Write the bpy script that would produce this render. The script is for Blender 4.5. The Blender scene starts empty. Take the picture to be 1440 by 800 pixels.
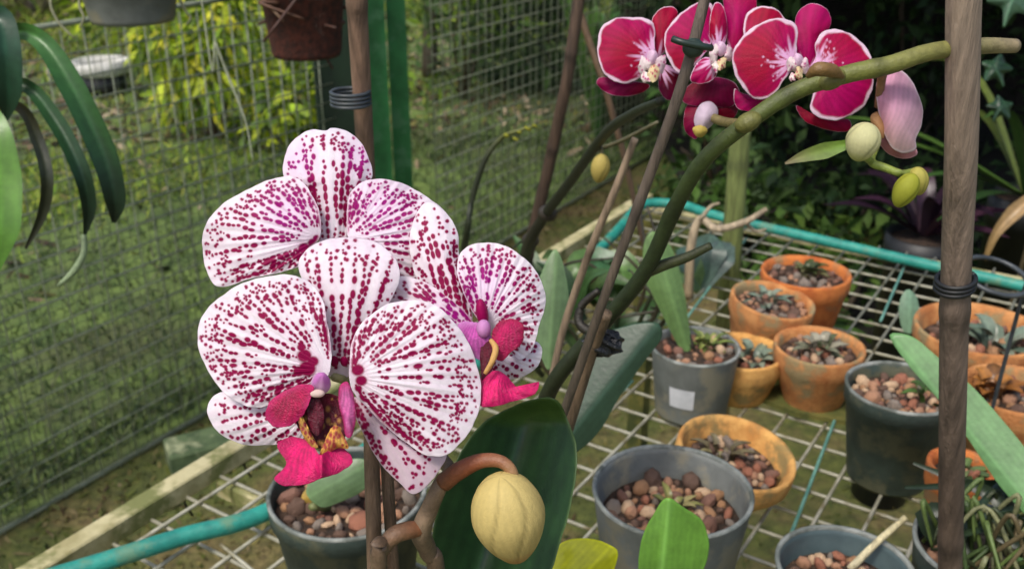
import bpy, math, random
import numpy as np
from mathutils import Matrix, Vector
R = math.radians
random.seed(7); rng = np.random.default_rng(7)
SC = bpy.context.scene
COL = SC.collection

# ---------------------------------------------------------------- camera, sky, sun, exposure
TH = R(23.5); FP = 1383.0; CAM = np.array([0.0, 0.0, 1.34])
cd = bpy.data.cameras.new('camera'); cam = bpy.data.objects.new('camera', cd); COL.objects.link(cam)
cam.location = CAM; cam.rotation_euler = (R(90) - TH, 0, 0)
cd.sensor_width = 36.0; cd.lens = 36.0 * FP / 1440.0; cd.clip_start = 0.02; cd.clip_end = 200
cd.dof.use_dof = True; cd.dof.focus_distance = 0.36; cd.dof.aperture_fstop = 21
SC.camera = cam
w = bpy.data.worlds.new('World'); SC.world = w; w.use_nodes = True
nt = w.node_tree; nt.nodes.clear()
sky = nt.nodes.new('ShaderNodeTexSky'); sky.sky_type = 'NISHITA'; sky.sun_disc = False
SUN_EL, SUN_AZ = R(58), R(215)          # azimuth clockwise from +Y: high, behind the camera's left shoulder
sky.sun_elevation = SUN_EL; sky.sun_rotation = SUN_AZ; sky.air_density = 1.0; sky.dust_density = 4.0; sky.ozone_density = 1.0
bg = nt.nodes.new('ShaderNodeBackground'); bg.inputs['Strength'].default_value = 0.115
wo = nt.nodes.new('ShaderNodeOutputWorld')
nt.links.new(sky.outputs[0], bg.inputs['Color']); nt.links.new(bg.outputs[0], wo.inputs['Surface'])
sd = bpy.data.lights.new('sun', 'SUN'); sd.energy = 1.5; sd.angle = R(12); sd.color = (1.0, 0.95, 0.88)
sun = bpy.data.objects.new('sun', sd); COL.objects.link(sun)
sdir = Vector((math.sin(SUN_AZ) * math.cos(SUN_EL), math.cos(SUN_AZ) * math.cos(SUN_EL), math.sin(SUN_EL)))
sun.rotation_euler = sdir.to_track_quat('Z', 'Y').to_euler(); sun.location = (0, 0, 6)
SC.view_settings.view_transform = 'Standard'; SC.view_settings.look = 'None'
SC.view_settings.gamma = 1.0; SC.view_settings.use_curve_mapping = False
SC.view_settings.exposure = 0.58

# ---------------------------------------------------------------- pixel helpers (photo pixels, 1440 x 800)
ct, st = math.cos(TH), math.sin(TH)
def dirs(x, y):
    x = np.asarray(x, float); y = np.asarray(y, float)
    u = (x - 720) / FP; v = (400 - y) / FP
    return np.stack([u, ct + v * st, -st + v * ct], -1)
def at(x, y, t): return CAM + dirs(x, y) * np.asarray(t, float)[..., None] if np.ndim(t) else CAM + dirs(x, y) * t
def onz(x, y, z):
    d = dirs(x, y); return CAM + d * ((z - CAM[2]) / d[2])
def depth_of(p): d = np.asarray(p) - CAM; return d[1] * ct - d[2] * st
def S(r, g, b):
    f = lambda c: (c / 12.92 if c <= 0.04045 else ((c + 0.055) / 1.055) ** 2.4)
    return np.array([f(r / 255), f(g / 255), f(b / 255)])

# ---------------------------------------------------------------- materials
MATS = {}
def mat(name, c1=None, c2=None, scale=30, rough=0.6, bump=0.0, bscale=200, trans=0.0, spec=0.5, attr=False, c3=None, s3=6, metal=0, detail=5, stretch=None):
    if name in MATS: return MATS[name]
    m = bpy.data.materials.new(name); m.use_nodes = True; n = m.node_tree.nodes; l = m.node_tree.links; n.clear()
    out = n.new('ShaderNodeOutputMaterial'); p = n.new('ShaderNodeBsdfPrincipled')
    p.inputs['Roughness'].default_value = rough; p.inputs['Specular IOR Level'].default_value = spec; p.inputs['Metallic'].default_value = metal
    tc = n.new('ShaderNodeTexCoord'); vec = tc.outputs['Object']
    if stretch:
        mp = n.new('ShaderNodeMapping'); mp.inputs['Scale'].default_value = stretch; l.new(vec, mp.inputs['Vector']); vec = mp.outputs[0]
    def noise(s, d=detail):
        t = n.new('ShaderNodeTexNoise'); t.inputs['Scale'].default_value = s; t.inputs['Detail'].default_value = d; t.inputs['Roughness'].default_value = 0.6
        l.new(vec, t.inputs['Vector']); return t
    def ramp(src, a=0.38, b=0.62):
        r = n.new('ShaderNodeMapRange'); r.inputs[1].default_value = a; r.inputs[2].default_value = b; l.new(src, r.inputs[0]); return r.outputs[0]
    def mix(fac, a, b, mode='MIX'):
        x = n.new('ShaderNodeMix'); x.data_type = 'RGBA'; x.blend_type = mode
        if isinstance(fac, float): x.inputs[0].default_value = fac
        else: l.new(fac, x.inputs[0])
        for k, q in ((6, a), (7, b)):
            if hasattr(q, 'is_linked'): l.new(q, x.inputs[k])
            else: x.inputs[k].default_value = (*q, 1)
        return x.outputs[2]
    if attr:
        a = n.new('ShaderNodeAttribute'); a.attribute_name = 'Col'; c = a.outputs['Color']
        f = ramp(noise(scale).outputs['Fac'], .3, .7)
        lo, hi = (0.86, 1.08) if attr is True else attr
        c = mix(1.0, c, mix(f, (lo,) * 3, (hi,) * 3), 'MULTIPLY')
    else:
        f = ramp(noise(scale).outputs['Fac']); c = mix(f, tuple(c1), tuple(c2 if c2 is not None else c1))
        if c3 is not None: c = mix(ramp(noise(s3).outputs['Fac'], .52, .62), c, tuple(c3))
    l.new(c, p.inputs['Base Color'])
    if bump:
        b = n.new('ShaderNodeBump'); b.inputs['Strength'].default_value = bump; b.inputs['Distance'].default_value = 0.002
        l.new(noise(bscale, 4).outputs['Fac'], b.inputs['Height']); l.new(b.outputs[0], p.inputs['Normal'])
    if trans:
        t = n.new('ShaderNodeBsdfTranslucent'); l.new(c, t.inputs['Color']); mx = n.new('ShaderNodeMixShader'); mx.inputs[0].default_value = trans
        l.new(p.outputs[0], mx.inputs[1]); l.new(t.outputs[0], mx.inputs[2]); l.new(mx.outputs[0], out.inputs['Surface'])
    else: l.new(p.outputs[0], out.inputs['Surface'])
    MATS[name] = m; return m

LIPM = mat('lip', scale=700, rough=0.34, trans=0.15, attr=(0.8, 1.12), bump=0.5, bscale=1600, spec=0.5)
PETAL = mat('petal', scale=500, rough=0.45, trans=0.3, attr=(0.93, 1.03), bump=0.25, bscale=1400, spec=0.2)
LEAF = mat('leaf', scale=140, rough=0.36, trans=0.12, attr=(0.8, 1.14), bump=0.1, bscale=260, spec=0.5)
FOLIAGE = mat('foliage', scale=20, rough=0.6, trans=0.2, attr=(0.75, 1.15), spec=0.3)
STEM = mat('stem', scale=200, rough=0.5, attr=(0.7, 1.2), bump=0.3, bscale=700)
BAMBOO = mat('bamboo', scale=240, rough=0.6, attr=(0.5, 1.4), bump=0.6, bscale=900, stretch=(1, 1, 0.08))
TERRA = mat('terracotta', S(200, 142, 86), S(168, 104, 56), 60, 0.95, 0.6, 400, c3=S(148, 130, 92), s3=30)
TERRA_O = mat('terracotta_orange', S(202, 120, 58), S(170, 88, 40), 60, 0.93, 0.6, 400, c3=S(158, 122, 82), s3=30)
TERRA_P = mat('terracotta_pale', S(218, 168, 96), S(192, 134, 70), 60, 0.95, 0.6, 400, c3=S(150, 128, 80), s3=30)
GREYP = mat('grey_plastic', S(126, 130, 126), S(98, 102, 98), 18, 0.6, 0.2, 200, c3=S(140, 136, 118), s3=24)
GREENP = mat('dark_green_plastic', S(66, 80, 74), S(50, 61, 57), 22, 0.55, 0.3, 300, c3=S(92, 94, 76), s3=30)
BLUEP = mat('blue_grey_plastic', S(84, 102, 104), S(66, 82, 86), 25, 0.45, 0.1, 200)
SOIL = mat('growing_mix', S(70, 52, 38), S(38, 30, 24), 160, 0.95, 0.8, 300)
WIREM = mat('fence_wire_metal', S(164, 170, 144), S(130, 138, 112), 30, 0.55, 0.2, 300, c3=S(88, 100, 70), s3=5)
BWIRE = mat('bench_wire_metal', S(186, 184, 166), S(152, 150, 130), 40, 0.5, 0.2, 300, c3=S(118, 108, 78), s3=24)
TEAL = mat('teal_hose_plastic', S(48, 152, 136), S(34, 126, 114), 60, 0.5, 0.25, 400, c3=S(92, 138, 112), s3=28)
TEALW = mat('teal_wire', S(110, 160, 146), S(84, 134, 124), 60, 0.5)
GPAINT = mat('green_paint', S(50, 124, 68), S(36, 98, 52), 14, 0.4, 0.1, 150, c3=S(72, 126, 84), s3=16)
DPAINT = mat('dark_green_paint', S(22, 46, 28), S(16, 34, 22), 14, 0.5, 0.1, 150)
RAILM = mat('weathered_rail', S(192, 184, 142), S(156, 148, 104), 40, 0.8, 0.4, 200, c3=S(116, 120, 70), s3=20)
MOSSY = mat('mossy_timber', S(112, 106, 50), S(82, 86, 36), 50, 0.9, 0.6, 200, c3=S(62, 70, 30), s3=20)
BRICKG = mat('green_brick', S(86, 104, 68), S(60, 78, 48), 30, 0.8, 0.4, 200, c3=S(150, 156, 120), s3=14)
BLACKP = mat('black_plastic', S(30, 32, 34), S(22, 24, 26), 40, 0.5)
CLIPM = mat('tie_plastic', S(70, 76, 80), S(46, 52, 56), 60, 0.4)
WHITEP = mat('white_label', S(214, 216, 220), S(196, 200, 204), 60, 0.6)
PAINTW = mat('white_plastic', S(210, 210, 205), S(180, 180, 172), 20, 0.6)
DARKW = mat('dark_timber', S(40, 32, 26), S(26, 22, 18), 20, 0.9, 0.4, 60)
FIBRE = mat('coir_fibre', S(92, 46, 34), S(52, 30, 24), 120, 0.95, 0.9, 250)
SHADE = mat('light_block_cloth', S(30, 36, 30), S(24, 30, 26), 40, 0.95)

# ---------------------------------------------------------------- mesh helpers
def link(name, me, parent=None):
    o = bpy.data.objects.new(name, me); COL.objects.link(o)
    if parent is not None: hang(o, parent)
    return o
ABS = {}
def absloc(o): return ABS.get(o.name, Vector((0, 0, 0)))
def hang(o, parent):
    o.parent = parent; o.matrix_parent_inverse = Matrix.Translation(-absloc(parent))
def tag(o, label, cat, group=None):
    o['label'] = label; o['category'] = cat
    if group: o['group'] = group
    return o
def thing(name, loc, label, cat, group=None):
    o = bpy.data.objects.new(name, None); COL.objects.link(o); o.location = loc; o.empty_display_size = 0.05
    ABS[o.name] = Vector(loc); return tag(o, label, cat, group)
def part(name, parent):
    o = bpy.data.objects.new(name, None); COL.objects.link(o); hang(o, parent); o.empty_display_size = 0.02; return o
def mesh(name, V, F, material, parent=None, col=None, smooth=True):
    me = bpy.data.meshes.new(name)
    V = np.asarray(V, np.float32)
    if isinstance(F, np.ndarray):
        k = F.shape[1]; nF = len(F)
        me.vertices.add(len(V)); me.vertices.foreach_set('co', V.ravel())
        me.loops.add(nF * k); me.loops.foreach_set('vertex_index', F.astype(np.int32).ravel())
        me.polygons.add(nF); me.polygons.foreach_set('loop_start', np.arange(0, nF * k, k, dtype=np.int32))
        me.update(calc_edges=True)
    else:
        me.from_pydata(V.tolist(), [], F)
    me.validate()
    if smooth: me.polygons.foreach_set('use_smooth', np.ones(len(me.polygons), bool))
    if col is not None:
        a = me.color_attributes.new('Col', 'FLOAT_COLOR', 'POINT')
        c = np.ones((len(V), 4), np.float32); c[:, :3] = col; a.data.foreach_set('color', c.ravel())
    me.materials.append(material)
    return link(name, me, parent)
class MB:
    def __init__(s): s.V = []; s.F = []; s.C = []; s.n = 0
    def add(s, V, F, c=None):
        V = np.asarray(V, float); s.V.append(V); s.F += [tuple(int(i) + s.n for i in f) for f in F]; s.n += len(V)
        s.C.append(np.broadcast_to(np.array([.5, .5, .5]) if c is None else np.asarray(c, float), (len(V), 3))); return s
    def build(s, name, material, parent=None, smooth=True):
        return mesh(name, np.concatenate(s.V), s.F, material, parent, np.concatenate(s.C), smooth)
def spline(P, n):
    P = np.asarray(P, float); m = len(P)
    if m == 2: return P[0] + (P[1] - P[0]) * np.linspace(0, 1, n)[:, None]
    E = np.vstack([2 * P[0] - P[1], P, 2 * P[-1] - P[-2]]); t = np.linspace(0, m - 1 - 1e-6, n); i = t.astype(int); f = (t - i)[:, None]
    a, b, c, d = E[i], E[i + 1], E[i + 2], E[i + 3]
    return 0.5 * (2 * b + (c - a) * f + (2 * a - 5 * b + 4 * c - d) * f ** 2 + (3 * b - a - 3 * c + d) * f ** 3)
def tubev(P, rad, k=10):
    P = np.asarray(P, float); n = len(P); rad = np.broadcast_to(np.asarray(rad, float), (n,))
    T = np.gradient(P, axis=0); T /= np.linalg.norm(T, axis=1)[:, None] + 1e-12
    up = np.array([0.31, 0.17, 0.93]) if abs(T[0, 2]) < 0.8 else np.array([1.0, 0.2, 0])
    V = []
    for i in range(n):
        a = np.cross(T[i], up); a /= np.linalg.norm(a); b = np.cross(T[i], a); up = -np.cross(T[i], a) if False else up
        an = np.linspace(0, 2 * np.pi, k, endpoint=False)
        V.append(P[i] + rad[i] * (np.cos(an)[:, None] * a + np.sin(an)[:, None] * b))
    V = np.concatenate(V); F = []
    for i in range(n - 1):
        for j in range(k):
            j2 = (j + 1) % k; F.append((i * k + j, i * k + j2, (i + 1) * k + j2, (i + 1) * k + j))
    F.append(tuple(range(k))[::-1]); F.append(tuple((n - 1) * k + j for j in range(k)))
    return V, F
def tube(name, P, rad, material, parent=None, n=24, k=10, col=None, nodes=None):
    P = spline(P, n); r = np.interp(np.linspace(0, 1, n), np.linspace(0, 1, len(np.atleast_1d(rad))), np.atleast_1d(rad))
    if nodes:
        s = np.linspace(0, 1, n)
        for q in nodes: r = r * (1 + 0.09 * np.exp(-((s - q) / 0.008) ** 2))
    V, F = tubev(P, r, k)
    c = None
    if col is not None:
        col = np.atleast_2d(col); s = np.repeat(np.linspace(0, 1, n), k)
        c = np.stack([np.interp(s, np.linspace(0, 1, len(col)), col[:, q]) for q in range(3)], 1)
        if nodes:
            for q in nodes: c = c * (1 - 0.45 * np.exp(-((s - q - .008) / 0.012) ** 2))[:, None]
    return mesh(name, V, F, material, parent, c)
def lathe(prof, k=48):
    prof = np.asarray(prof, float); an = np.linspace(0, 2 * np.pi, k, endpoint=False); n = len(prof)
    V = np.stack([prof[:, 0][:, None] * np.cos(an), prof[:, 0][:, None] * np.sin(an), np.broadcast_to(prof[:, 1][:, None], (n, k))], -1).reshape(-1, 3)
    F = [(i * k + j, i * k + (j + 1) % k, (i + 1) * k + (j + 1) % k, (i + 1) * k + j) for i in range(n - 1) for j in range(k)]
    return V, F
def boxv(c, sx, sy, sz, az=0.0, bev=0.0):
    x, y, z = sx / 2, sy / 2, sz / 2; b = bev
    lo = [(-x, -y), (x, -y), (x, y), (-x, y)]
    V = []
    for zz, sh in ((-z, b), (-z + b, 0), (z - b, 0), (z, b)):
        V += [(px - math.copysign(sh, px), py - math.copysign(sh, py), zz) for px, py in lo]
    F = [(3, 2, 1, 0), (12, 13, 14, 15)]
    for q in range(3):
        for j in range(4): F.append((q * 4 + j, q * 4 + (j + 1) % 4, q * 4 + 4 + (j + 1) % 4, q * 4 + 4 + j))
    V = np.array(V); ca, sa = math.cos(az), math.sin(az)
    V = np.stack([V[:, 0] * ca + V[:, 1] * sa, -V[:, 0] * sa + V[:, 1] * ca, V[:, 2]], 1)   # az clockwise from +Y
    return V + np.asarray(c), F
def closed(poly, N):
    P = np.asarray(poly, float); m = len(P)
    E = np.vstack([P[-1], P, P[0], P[1]]); n = m * 24; t = np.linspace(0, m, n, endpoint=False); i = t.astype(int); f = (t - i)[:, None]
    a, b, c, d = E[i], E[i + 1], E[i + 2], E[i + 3]
    Q = 0.5 * (2 * b + (c - a) * f + (2 * a - 5 * b + 4 * c - d) * f ** 2 + (3 * b - a - 3 * c + d) * f ** 3)
    Qc = np.vstack([Q, Q[0]]); L = np.r_[0, np.cumsum(np.linalg.norm(np.diff(Qc, axis=0), axis=1))]
    s = np.linspace(0, L[-1], N, endpoint=False)
    return np.stack([np.interp(s, L, Qc[:, 0]), np.interp(s, L, Qc[:, 1])], 1)
def centroid(P):
    x, y = P[:, 0], P[:, 1]; x2, y2 = np.roll(x, -1), np.roll(y, -1); c = x * y2 - x2 * y; A = c.sum() / 2
    return np.array([((x + x2) * c).sum(), ((y + y2) * c).sum()]) / (6 * A)
def sheet(name, poly, t, material, parent, colf, N=96, M=22, gx=0.0, gy=0.0, bulge=0.0, ruffle=0.0, rk=5, thick=0.0007, df=None, kernel=None, smoothed=True, wob=.009):
    """a petal or leaf blade: outline in photo pixels, its own depth t (m), tilt, bulge and thickness"""
    O = closed(poly, N) if smoothed else np.asarray(poly, float); N = len(O)
    K = centroid(O) if kernel is None else np.asarray(kernel, float)
    an_ = np.linspace(0, 2 * np.pi, N, endpoint=False); q_ = [random.random() * 6.28 for _ in range(4)]
    O = K + (O - K) * (1 + wob * (.5 * np.sin(5 * an_ + q_[0]) + .5 * np.sin(9 * an_ + q_[1]) + .35 * np.sin(16 * an_ + q_[2]) + .2 * np.sin(31 * an_ + q_[3])))[:, None]
    ph = random.random() * 6.28
    def grid(rho, extra):
        X = K[0] + (O[:, 0] - K[0])[None] * rho[:, None]; Y = K[1] + (O[:, 1] - K[1])[None] * rho[:, None]
        an = np.linspace(0, 2 * np.pi, N, endpoint=False)[None]; rr = rho[:, None]
        D = t + gx * (X - K[0]) + gy * (Y - K[1]) - bulge * (1 - rr ** 2) + ruffle * rr ** 3 * (np.sin(rk * an + ph) + .35 * np.sin((2 * rk + 1) * an + 2 * ph)) + extra
        if df is not None: D = D + df(X, Y, rr)
        return X, Y, np.broadcast_to(rr, X.shape), D
    rf = np.linspace(0, 1, M + 1)[1:] ** 0.9; rb = np.array([0.25, 0.5, 0.75, 0.92, 0.985])
    V, C = [], []
    for rho, ex in ((np.array([0.0]), 0), (rf, 0), (rb, thick), (np.array([0.0]), thick)):
        X, Y, RR, D = grid(rho, ex)
        if len(rho) == 1: X, Y, RR, D = X[:, :1], Y[:, :1], RR[:, :1], D[:, :1]
        V.append(at(X.ravel(), Y.ravel(), D.ravel())); C.append(colf(X.ravel(), Y.ravel(), RR.ravel()))
    V = np.concatenate(V); C = np.concatenate(C); F = []
    j = np.arange(N); j2 = (j + 1) % N
    f1 = 1; b1 = 1 + M * N; bc = b1 + 5 * N
    tri = [np.stack([np.zeros(N, int), f1 + j, f1 + j2], 1)]
    quads = [np.stack([f1 + i * N + j, f1 + (i + 1) * N + j, f1 + (i + 1) * N + j2, f1 + i * N + j2], 1) for i in range(M - 1)]
    quads.append(np.stack([f1 + (M - 1) * N + j, b1 + 4 * N + j, b1 + 4 * N + j2, f1 + (M - 1) * N + j2], 1))
    for i in range(4, 0, -1): quads.append(np.stack([b1 + i * N + j, b1 + (i - 1) * N + j, b1 + (i - 1) * N + j2, b1 + i * N + j2], 1))
    tri.append(np.stack([np.full(N, bc), b1 + j2, b1 + j], 1))
    Q = np.concatenate(quads); T = np.concatenate(tri + [Q[:, [0, 1, 2]], Q[:, [0, 2, 3]]])
    return mesh(name, V, T, material, parent, C)
def blob(c, rx, ry, rz, rot=None, nu=20, nv=12, f=None):
    """closed rounded body; f(theta, z) scales the radius"""
    V = []; F = []
    for i in range(nv + 1):
        ph = math.pi * i / nv
        for j in range(nu):
            a = 2 * math.pi * j / nu; s = math.sin(ph); z = math.cos(ph); q = f(a, z) if f else 1
            V.append((rx * s * math.cos(a) * q, ry * s * math.sin(a) * q, rz * z))
    for i in range(nv):
        for j in range(nu): F.append((i * nu + j, (i + 1) * nu + j, (i + 1) * nu + (j + 1) % nu, i * nu + (j + 1) % nu))
    V = np.array(V)
    if rot is not None: V = V @ np.array(rot).T
    return V + np.asarray(c), F
def ribbon(name, P, wid, material, parent, col, n=26, k=6, fold=0.25, facing=None, thick=0.0012, twist=0.0, edge=None):
    """strap leaf: world centreline P, width profile (m), V fold"""
    P = spline(P, n); s = np.linspace(0, 1, n); W = np.interp(s, np.linspace(0, 1, len(wid)), wid)
    T = np.gradient(P, axis=0); T /= np.linalg.norm(T, axis=1)[:, None]
    V = []; C = []
    col = np.atleast_2d(col)
    for side in (0, 1):
        for i in range(n):
            f = np.asarray(facing if facing is not None else (CAM - P[i]), float); a = np.cross(T[i], f); a /= np.linalg.norm(a) + 1e-9; nn = np.cross(a, T[i])
            tw = twist * s[i]; a, nn = a * math.cos(tw) + nn * math.sin(tw), nn * math.cos(tw) - a * math.sin(tw)
            for q in range(k + 1):
                h = q / k * 2 - 1
                V.append(P[i] + a * h * W[i] / 2 + nn * (abs(h) ** 1.3 * fold * W[i] / 2 - side * thick * (1.05 - abs(h))))
                c = np.array([np.interp(s[i], np.linspace(0, 1, len(col)), col[:, z]) for z in range(3)])
                c = c * (1.2 if abs(h) < 0.08 else (0.92 + 0.08 * math.cos(h * 9))) * (1 + .10 * math.sin(s[i] * 23 + h * 5) * math.sin(s[i] * 7.3))
                if edge is not None and abs(h) > .9: c = np.asarray(edge)
                C.append(c)
    F = []; m = n * (k + 1)
    for i in range(n - 1):
        for q in range(k):
            a = i * (k + 1) + q; b = a + k + 1
            F.append((a, a + 1, b + 1, b)); F.append((m + a + 1, m + a, m + b, m + b + 1))
    return mesh(name, V, F, material, parent, np.array(C))

# ================================================================ THE SETTING
AZ = R(31.5)                                              # direction in which the fence and the bench run
ea = np.array([math.sin(AZ), math.cos(AZ), 0]); eb = np.array([math.cos(AZ), -math.sin(AZ), 0])
FP0 = onz(0, 755, 0.0)                                    # a point at the fence's foot
def fpt(s, z=0.0, off=0.0): return FP0 + ea * s + eb * off + np.array([0, 0, z])

# ground: one sheet with gentle unevenness, soil and moss
gm = bpy.data.materials.new('ground_soil'); gm.use_nodes = True
n = gm.node_tree.nodes; l = gm.node_tree.links; p = n['Principled BSDF']; p.inputs['Roughness'].default_value = 0.95
tc = n.new('ShaderNodeTexCoord')
def nz(s, d=6, r=.65):
    t = n.new('ShaderNodeTexNoise'); t.inputs['Scale'].default_value = s; t.inputs['Detail'].default_value = d; t.inputs['Roughness'].default_value = r
    l.new(tc.outputs['Object'], t.inputs['Vector']); return t.outputs['Fac']
def rmp(src, stops):
    r = n.new('ShaderNodeValToRGB'); e = r.color_ramp.elements
    while len(e) < len(stops): e.new(0.5)
    for q, (pp, c) in zip(e, stops): q.position = pp; q.color = (*c, 1)
    l.new(src, r.inputs[0]); return r.outputs[0]
c1 = rmp(nz(55), [(0.3, S(60, 52, 34)), (0.5, S(112, 98, 60)), (0.62, S(134, 120, 76)), (0.75, S(84, 82, 42))])
c2 = rmp(nz(30), [(0.3, S(54, 60, 26)), (0.55, S(88, 96, 42)), (0.75, S(116, 118, 58))])
mx = n.new('ShaderNodeMix'); mx.data_type = 'RGBA'
mr = n.new('ShaderNodeMapRange'); mr.inputs[1].default_value = .38; mr.inputs[2].default_value = .54; l.new(nz(3.2), mr.inputs[0])
l.new(mr.outputs[0], mx.inputs[0]); l.new(c1, mx.inputs[6]); l.new(c2, mx.inputs[7]); l.new(mx.outputs[2], p.inputs['Base Color'])
bp = n.new('ShaderNodeBump'); bp.inputs['Strength'].default_value = 0.9; bp.inputs['Distance'].default_value = 0.012
l.new(nz(70), bp.inputs['Height']); l.new(bp.outputs[0], p.inputs['Normal'])
gx_, gy_ = np.meshgrid(np.linspace(-1, 1, 90), np.linspace(-1, 1, 90), indexing='ij')
GX = np.sign(gx_) * np.abs(gx_) ** 2 * 60; GY = np.sign(gy_) * np.abs(gy_) ** 2 * 60
def ghe(x, y):
    o = (x - FP0[0]) * eb[0] + (y - FP0[1]) * eb[1]       # signed distance from the fence (negative outside)
    return np.where(o < 0, np.minimum(-o, 6) * 0.02, 0) + 0.012 * np.sin(2.1 * x + 1) * np.sin(1.7 * y) * np.minimum(np.abs(o), 1)
GV = np.stack([GX, GY, ghe(GX, GY)], -1).reshape(-1, 3); idx = np.arange(90 * 90).reshape(90, 90)
GF = np.stack([idx[:-1, :-1], idx[1:, :-1], idx[1:, 1:], idx[:-1, 1:]], -1).reshape(-1, 4)
g = mesh('ground', GV, GF, gm); g['kind'] = 'structure'

LAWN = mat('lawn_turf', S(100, 120, 56), S(72, 92, 44), 9, .95, .9, 60, c3=S(78, 86, 50), s3=1.4)
ls, lo = np.meshgrid(np.linspace(-3, 14, 100), np.linspace(-.01, 1, 60) ** 2, indexing='ij'); lx = FP0[0] + ea[0] * ls - eb[0] * (lo * 4.2 + .02); ly = FP0[1] + ea[1] * ls - eb[1] * (lo * 4.2 + .02)
idx = np.arange(6000).reshape(100, 60); LF = np.stack([idx[:-1, :-1], idx[:-1, 1:], idx[1:, 1:], idx[1:, :-1]], -1).reshape(-1, 4)
g = mesh('lawn', np.stack([lx, ly, ghe(lx, ly) + .004 + .01 * np.minimum(lo * 4.2, 1)], -1).reshape(-1, 3), LF, LAWN); g['kind'] = 'structure'
SHADEFLOOR = mat('painted_floor_shade', S(34, 28, 22), S(22, 19, 15), 30, .95, .9, 120, c3=S(30, 34, 18), s3=4)  # near-black floor sheet: the deep shade behind the bench painted as colour
V, F = boxv((2.55, 3.85, .012), 3.6, 2.9, .024, 0, .006); g = MB().add(V, F).build('painted_shade_sheet', SHADEFLOOR, None, False); g['kind'] = 'structure'
# ---------------------------------------------------------------- low growth (uncountable)
def blades(name, pts, h, wd, cols, label, cat, lean=0.5):
    n_ = len(pts); a = rng.uniform(0, 2 * np.pi, n_); ln = rng.normal(0, lean, (n_, 2)) * h[:, None]
    dx = np.stack([np.cos(a), np.sin(a), 0 * a], 1) * wd[:, None]
    tip = pts + np.stack([ln[:, 0], ln[:, 1], h], 1); mid = pts * .45 + tip * .55 + np.stack([0 * a, 0 * a, h * .12], 1)
    V = np.stack([pts - dx * .6, pts + dx * .6, mid + dx, mid - dx, tip], 1).reshape(-1, 3); b = np.arange(n_)[:, None] * 5
    F = np.concatenate([b + np.array([0, 1, 2]), b + np.array([0, 2, 3]), b + np.array([3, 2, 4])])
    o = mesh(name, V, F, FOLIAGE, None, np.repeat(cols, 5, 0)); o['kind'] = 'stuff'; return tag(o, label, cat)
def wedge(n_, d0, d1, a0, a1):
    d = np.exp(rng.uniform(math.log(d0), math.log(d1), n_)); a = R(1) * rng.uniform(a0, a1, n_)
    return np.stack([d * np.sin(a), d * np.cos(a)], 1)
def pick(n_, *cs):
    cs = np.array(cs); i = rng.integers(0, len(cs), n_); return cs[i] * rng.uniform(.7, 1.25, (n_, 1))
def outside(P): return (P - FP0[:2]) @ eb[:2]
P = wedge(150000, 1.7, 12, -48, 16); P = P[outside(P) < -0.05]
dd = np.hypot(P[:, 0], P[:, 1]); patch = np.sin(P[:, 0] * 1.9 + 2 * np.sin(P[:, 1] * .9)) + np.sin(P[:, 1] * 1.3 + .7)
keep = (rng.random(len(P)) < np.where(patch > -0.5, 1, .3)) & ~((dd > 4.9) & (dd < 7.4) & (rng.random(len(P)) < .75)); P = P[keep]; dd = dd[keep]
blades('grass', np.column_stack([P, ghe(P[:, 0], P[:, 1])]), rng.uniform(.015, .055, len(P)) * (dd / 3) ** .5, rng.uniform(.0015, .0042, len(P)) * (dd / 3) ** .7,
       np.where((outside(P) < -1.15 - .6 * rng.random(len(P)))[:, None], pick(len(P), S(130, 156, 48), S(104, 138, 46), S(160, 174, 64), S(84, 112, 42), S(146, 150, 66)), pick(len(P), S(76, 98, 50), S(58, 78, 44), S(98, 116, 60), S(88, 94, 64))), 'short weedy grass growing outside the wire fence', 'grass', .8)
P = wedge(9000, 3.2, 11, -48, 10); P = P[outside(P) < -0.2]; dd = np.hypot(*P.T); P = P[(dd > 5.0) | (rng.random(len(P)) < .06)]
blades('leaf_litter', np.column_stack([P, ghe(P[:, 0], P[:, 1]) + .012]), rng.uniform(.01, .04, len(P)), rng.uniform(.008, .028, len(P)),
       pick(len(P), S(150, 132, 104), S(110, 92, 68), S(176, 160, 134), S(84, 70, 54), S(120, 116, 60)), 'dry brown leaf litter on the ground beyond the fence', 'leaf litter', 1.6)
# moss crumbs along the fence's foot and on the floor inside
P = rng.uniform([-2.4, .7], [2.2, 4.2], (40000, 2)); o_ = outside(P); P = P[(o_ > .0) & (rng.random(len(P)) < np.where(o_ < .55, 1, .35)) & ((P[:, 0] < .5) | (P[:, 1] < 1.9))]
blades('moss', np.column_stack([P, 0 * P[:, 0]]), rng.uniform(.003, .014, len(P)), rng.uniform(.0025, .006, len(P)),
       pick(len(P), S(96, 104, 44), S(120, 112, 62), S(74, 88, 36), S(134, 120, 84), S(90, 74, 48)), 'moss and crumbs of bark covering the floor', 'moss', 1.4)

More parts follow.
